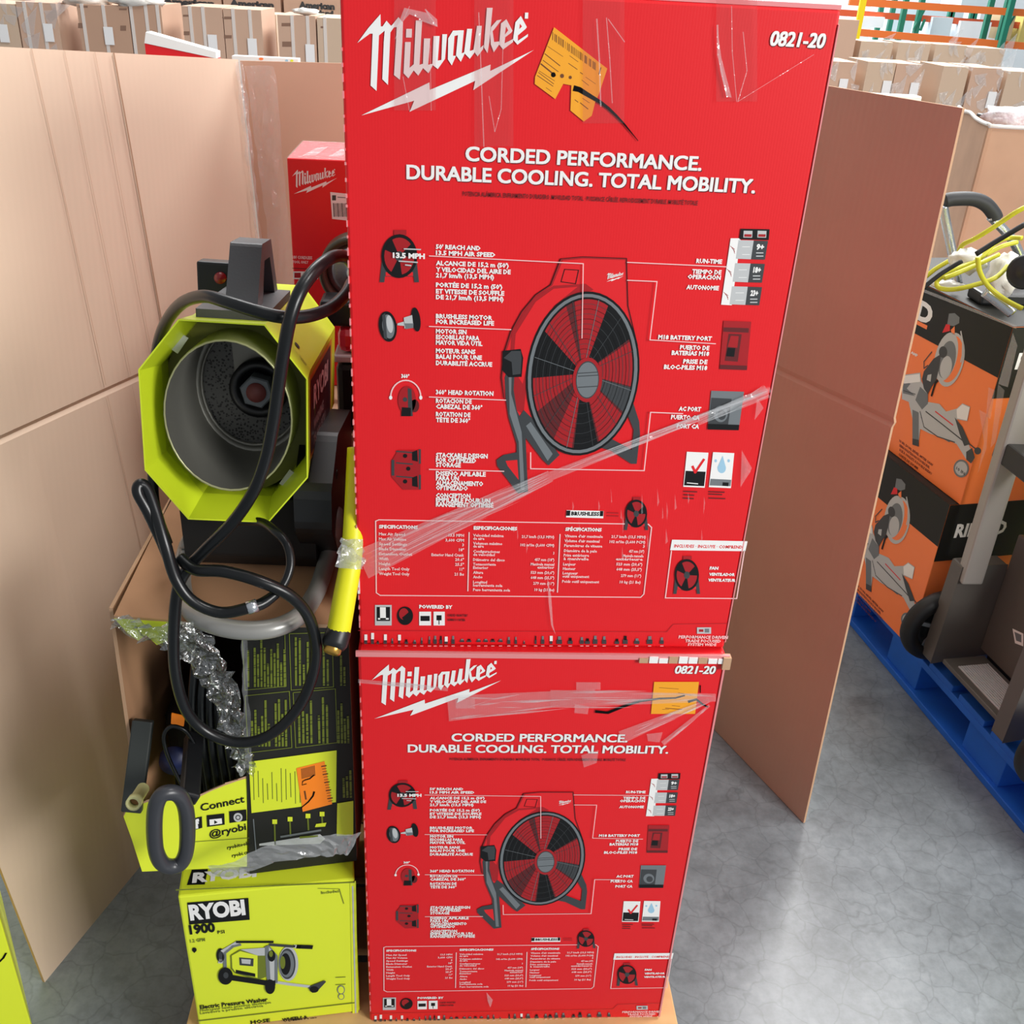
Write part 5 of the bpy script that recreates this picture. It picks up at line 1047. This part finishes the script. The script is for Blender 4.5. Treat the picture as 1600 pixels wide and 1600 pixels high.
# lime carton at the lower left, outside the sheet
p = Z(56, 1625, 0)
ud, vd = Vector((-.86, -.5, 0)), Vector((-.5, .86, 0))
LC = thing('lime_carton', (p + ud * .17 + vd * .17).to_tuple(), 'lime carton with black scribble at the bottom left corner of the picture', 'box')
b = MB(); b.obox(Vector((p.x, p.y, .001)), ud * .34, vd * .34, (0, 0, .3), lime); b.build('carton_body', LC, bevel=.002)
S = Face(Vector((p.x, p.y, .001)) + ud * .34 + Vector((.5, -.86, 0)) * .0008, -ud); S.line([(0,1502),(5,1497),(9,1490)], 2.5, ink, 1); S.build('scribble', LC)

# ------------------------------------------------------------------ rows of cartons in the background
tanA = mat('far_carton', 'CBA992', .8, noise=.06, nscale=3); tanB = mat('far_carton_b', 'BE9A82', .8, noise=.06, nscale=3); tanS = mat('far_carton_pale', 'CDB49C', .8)  # tanS is a paler carton board colour
strap = mat('white_strap', 'DCD3CC', .6); lab = mat('white_label', 'EFEFEF', .6); txt = mat('carton_ink', '8A6A58', .8)
def far_carton(x0p, x1p, ytop, yd, dep, label, grp, mt, straps=(), labs=(), ink_=(), yb=None, plastic=False, name='shipping_carton', z0=0.0):
    a, c = Y(x0p, ytop, yd), Y(x1p, ytop + (x1p - x0p) * .055, yd); zt_ = (a.z + c.z) / 2
    T_ = thing(name, ((a.x + c.x) / 2, yd + dep / 2, z0), label, 'box', grp)
    b = MB(); b.box((a.x, yd, z0 + .001), (c.x - .004, yd + dep, zt_), mt); b.build('carton_body', T_)
    if straps:
        for s_ in straps: x = Y(s_, ytop + 20, yd).x; b = MB(); b.box((x - .008, yd - .003, z0 + .002), (x + .008, yd, zt_ + .002), strap); b.build('strap', T_)
    for l_ in labs: q_ = Y(l_[0], l_[1], yd); b = MB(); b.box((q_.x - .022, yd - .009, q_.z - .04), (q_.x + .022, yd - .006, q_.z + .04), lab); b.build('paper_label', T_)
    if ink_:
        F = Face((0, yd - .001, 0), (1, 0, 0))
        for x, y, w_, h_ in ink_: F.Q(x, y, x + w_, y + h_, txt, 1)
        F.build('printed_marks', T_)
    if plastic: b = MB(); rs = random.Random(int(x0p)); 
    if plastic:
        for k in range(14):
            x = rs.uniform(a.x, c.x); z = rs.uniform(zt_ - .4, zt_); b.poly([(x, yd - .004, z), (x + rs.uniform(.01, .05), yd - .004, z - .02), (x + rs.uniform(.0, .1), yd - .004, z + rs.uniform(.02, .12)), (x - .01, yd - .004, z + .03)], film_w)
        b.build('stretch_film', T_)
    return T_
g1 = 'shipping cartons in the row left of the tall red box'
far_carton(-45, 24, 3, 4.5, .4, 'pale carton at the far left end of the background row', g1, tanS, labs=((7,52),), plastic=True)
far_carton(24, 88, 2, 4.5, .4, 'carton second from the left end of the background row, beside a dark gap', g1, tanA, straps=(40,66), labs=((77,51),), plastic=True)
far_carton(88, 119, 20, 4.95, .3, 'short recessed carton coloured dark for the shade in the background row gap', g1, mat('gap_shade_kraft', '7A5B4C', .8))  # dark colour stands in for the shade inside the gap
far_carton(119, 201, 6, 4.5, .4, 'carton right of the dark gap with two white straps', g1, tanB, straps=(130,163), labs=((171,56),), ink_=((123,9,14,3),(122,36,10,8),(186,13,12,3),(188,40,9,8)))
far_carton(201, 252, 6, 4.5, .4, 'narrow carton above the red one with a strap on each side', g1, tanB, straps=(206,229,247))
far_carton(252, 282, 12, 4.95, .3, 'recessed carton between two strapped cartons above the red carton', g1, tanA)
far_carton(283, 348, 9, 4.45, .4, 'strapped carton with white label above the red and white lid', g1, tanA, straps=(298,318), labs=((333,68),), ink_=((286,23,10,3),(287,49,9,6),(347,27,1,1)))
far_carton(348, 409, 13, 4.45, .4, 'strapped carton just left of the pale gap in the background row', g1, tanA, straps=(365,391), labs=((395,74),), ink_=((350,26,12,4),(350,55,12,5)))
far_carton(409, 432, 22, 4.95, .3, 'pale carton recessed in the gap near the tall red box', g1, tanS)
far_carton(433, 494, 23, 4.45, .4, 'carton with a broad strap right of the pale gap', g1, tanA, straps=(457,481), labs=((485,83),), ink_=((440,36,14,5),(441,65,14,8)))
far_carton(495, 570, 27, 4.45, .4, 'carton touching the left edge of the tall red box in the background', g1, tanS, straps=(508,), ink_=((501,41,8,3),))
g2 = 'shipping cartons in the second background row'
for x0, x1, yt, s_ in ((-60,60,-32,'leftmost'),(62,150,-28,'second from the left'),(152,240,-24,'third from the left'),(242,345,-22,'fourth from the left, partly lettered'),(347,438,-20,'fifth from the left, lettered'),(442,575,-16,'rightmost, lettered American')):
    T_ = far_carton(x0, x1, yt, 5.6, .5, 'taller carton in the rear row, ' + s_, g2, tanA)
    if x0 > 150:
        F = Face((0, 5.597, 0), (1, 0, 0)); F.T('American', x0 + (12 if x0 < 400 else 25), {152: 4, 242: 6, 347: 9, 442: 12}[x0], x1 - (10 if x0 < 400 else 52), 9, dgrey, 2, .07, 2); F.T('Standard', x0 + (16 if x0 < 400 else 29), {152: 12, 242: 14, 347: 18, 442: 22}[x0], x1 - (14 if x0 < 400 else 54), 7, dgrey, 2, .07, 1); F.build('printed_marks', T_)
for k, (x, y, yd) in enumerate(((215, 4, 4.55), (478, 21, 4.5), (135, 2, 4.6))): blob('poly_wrap', Y(x, y - 3, yd), .045 if k == 1 else .09, 20 + k, wrapm, ['white plastic wrap on top of the narrow strapped carton', 'small white plastic tuft on the carton near the tall red box', 'white plastic wrap on top of the carton right of the dark gap'][k], 'plastic wrap', (1.4, .8, .35))
g3 = 'shipping cartons in the front row right of the tall red box'
rr = [(1250,1342,90,'touching the tall red box, right of its upper edge'),(1357,1402,93,'with dark gap on its left'),(1402,1443,96,'third from the tall red box, label low on it'),(1475,1516,100,'wrapped in shiny bluish film'),(1520,1567,102,'with white label above the bulk bin'),(1576,1640,108,'at the right edge of the picture')]
for k, (x0, x1, yt, s_) in enumerate(rr): far_carton(x0, x1, yt + 3, 4.5, .3, 'pale film-wrapped carton ' + s_, g3, tanS if k % 2 else tanA, labs=(((x0+x1)/2 + (20 if k == 0 else 4), yt + 46 + (8 if k > 3 else 0)),) if k != 3 else (), plastic=True)
far_carton(1342, 1357, 98, 5.0, .2, 'recessed carton coloured dark as gap shade right of the tall red box', g3, mat('gap_shade_kraft', '7A5B4C', .8))  # darkened body imitates the shadow between the two cartons
far_carton(1443, 1474, 100, 5.0, .25, 'recessed carton with film in the middle of the right row', g3, tanB, plastic=True)
g4 = 'shipping cartons in the rear row on the right'
for k, (x0, x1, yt, s_) in enumerate([(1240,1344,20,'tall, beside the yellow post'),(1346,1397,58,'under the left end of the orange beam'),(1405,1456,60,'second under the orange beam'),(1463,1512,63,'third under the orange beam'),(1520,1572,68,'fourth under the orange beam')]):
    far_carton(x0, x1, yt + 6, 6.3, .3, 'pale carton in the rear right row, ' + s_, g4, tanS if k != 0 else tanA, plastic=k > 0)
# ------------------------------------------------------------------ pallet rack far behind
RK = thing('pallet_rack', (6.6, 14, 0), 'orange and green pallet rack in the far right background', 'rack')
def beam(x0, y0, x1, y1, yd, h, mt, yd2=None):
    a, c = Y(x0, y0, yd), Y(x1, y1, yd2 or yd); d = (c - a); a = a - d * .1; c = c + d * .35
    b = MB(); b.bar(a, c, .05, h, mt, (0, 0, 1)); b.build('beam', RK)
beam(1352, 4, 1600, 20, 14, .09, rack_o); beam(1318, 20, 1556, 37, 15, .085, rack_r); beam(1347, 51, 1600, 72, 14, .09, rack_o)
for x, y0, y1, yd in ((1424,10,52,14.6),(1449,12,52,14.6),(1562,0,64,14.1),(1588,0,66,14.1),(1384,25,50,16),(1402,28,52,16),(1494,40,60,17),(1530,40,60,17),(1577,68,105,13.8),(1500,0,12,17),(1535,0,14,17)):
    a = Y(x, y0 - 40, yd); b = MB(); b.box((a.x - .035, yd, .001), (a.x + .035, yd + .07, 3.0), rack_g); b.build('upright', RK)
for x0, y0, x1, y1, yd in ((1428,45,1446,12,14.6),(1565,58,1586,22,14.12),(1438,48,1445,30,14.6)):
    b = MB(); b.bar(Y(x0, y0, yd), Y(x1, y1, yd), .03, .03, rack_g); b.build('brace', RK)
p = Y(1344, 30, 13); b = MB(); b.box((p.x - .04, 13, .001), (p.x + .04, 13.04, 1.60), yel); 
tag(b.build('guard_post'), 'bright yellow guard post left of the pallet rack beams', 'post')
rs = random.Random(4)
pale = [mat('far_white', 'DDE4E8', .6), mat('far_blue_white', 'C5D6DE', .6), mat('far_green_yellow', 'C3B468', .6), mat('far_tan', 'B9A27C', .6)]
for k, (x0, x1, y0, y1, j, s_) in enumerate([(1346,1383,27,42,0,'white, left end under the back beam'),(1452,1490,28,56,1,'bluish white, right of the braced frame'),(1495,1550,35,62,0,'white, middle bay'),(1566,1588,24,62,3,'tan, inside the green end frame'),(1590,1640,24,66,2,'yellow green, right edge of the picture'),(1500,1556,-6,14,1,'bluish white, above the top beam')]):
    a, c = Y(x0, y1, 14.9), Y(x1, y0, 14.9); b = MB(); b.box((a.x, 14.9, a.z), (c.x, 15.6, c.z), pale[j]); b.build('stored_goods', RK)
for k in range(5):
    b = MB(); x = 6.0 + k * 1.6; b.box((x, 18, .001), (x + 1.3, 19, 1.2 + .2 * (k % 3)), pale[k % 2]); tag(b.build('wrapped_load'), 'pale wrapped pallet load behind the pallet rack', 'pallet load', 'pale loads behind the rack')
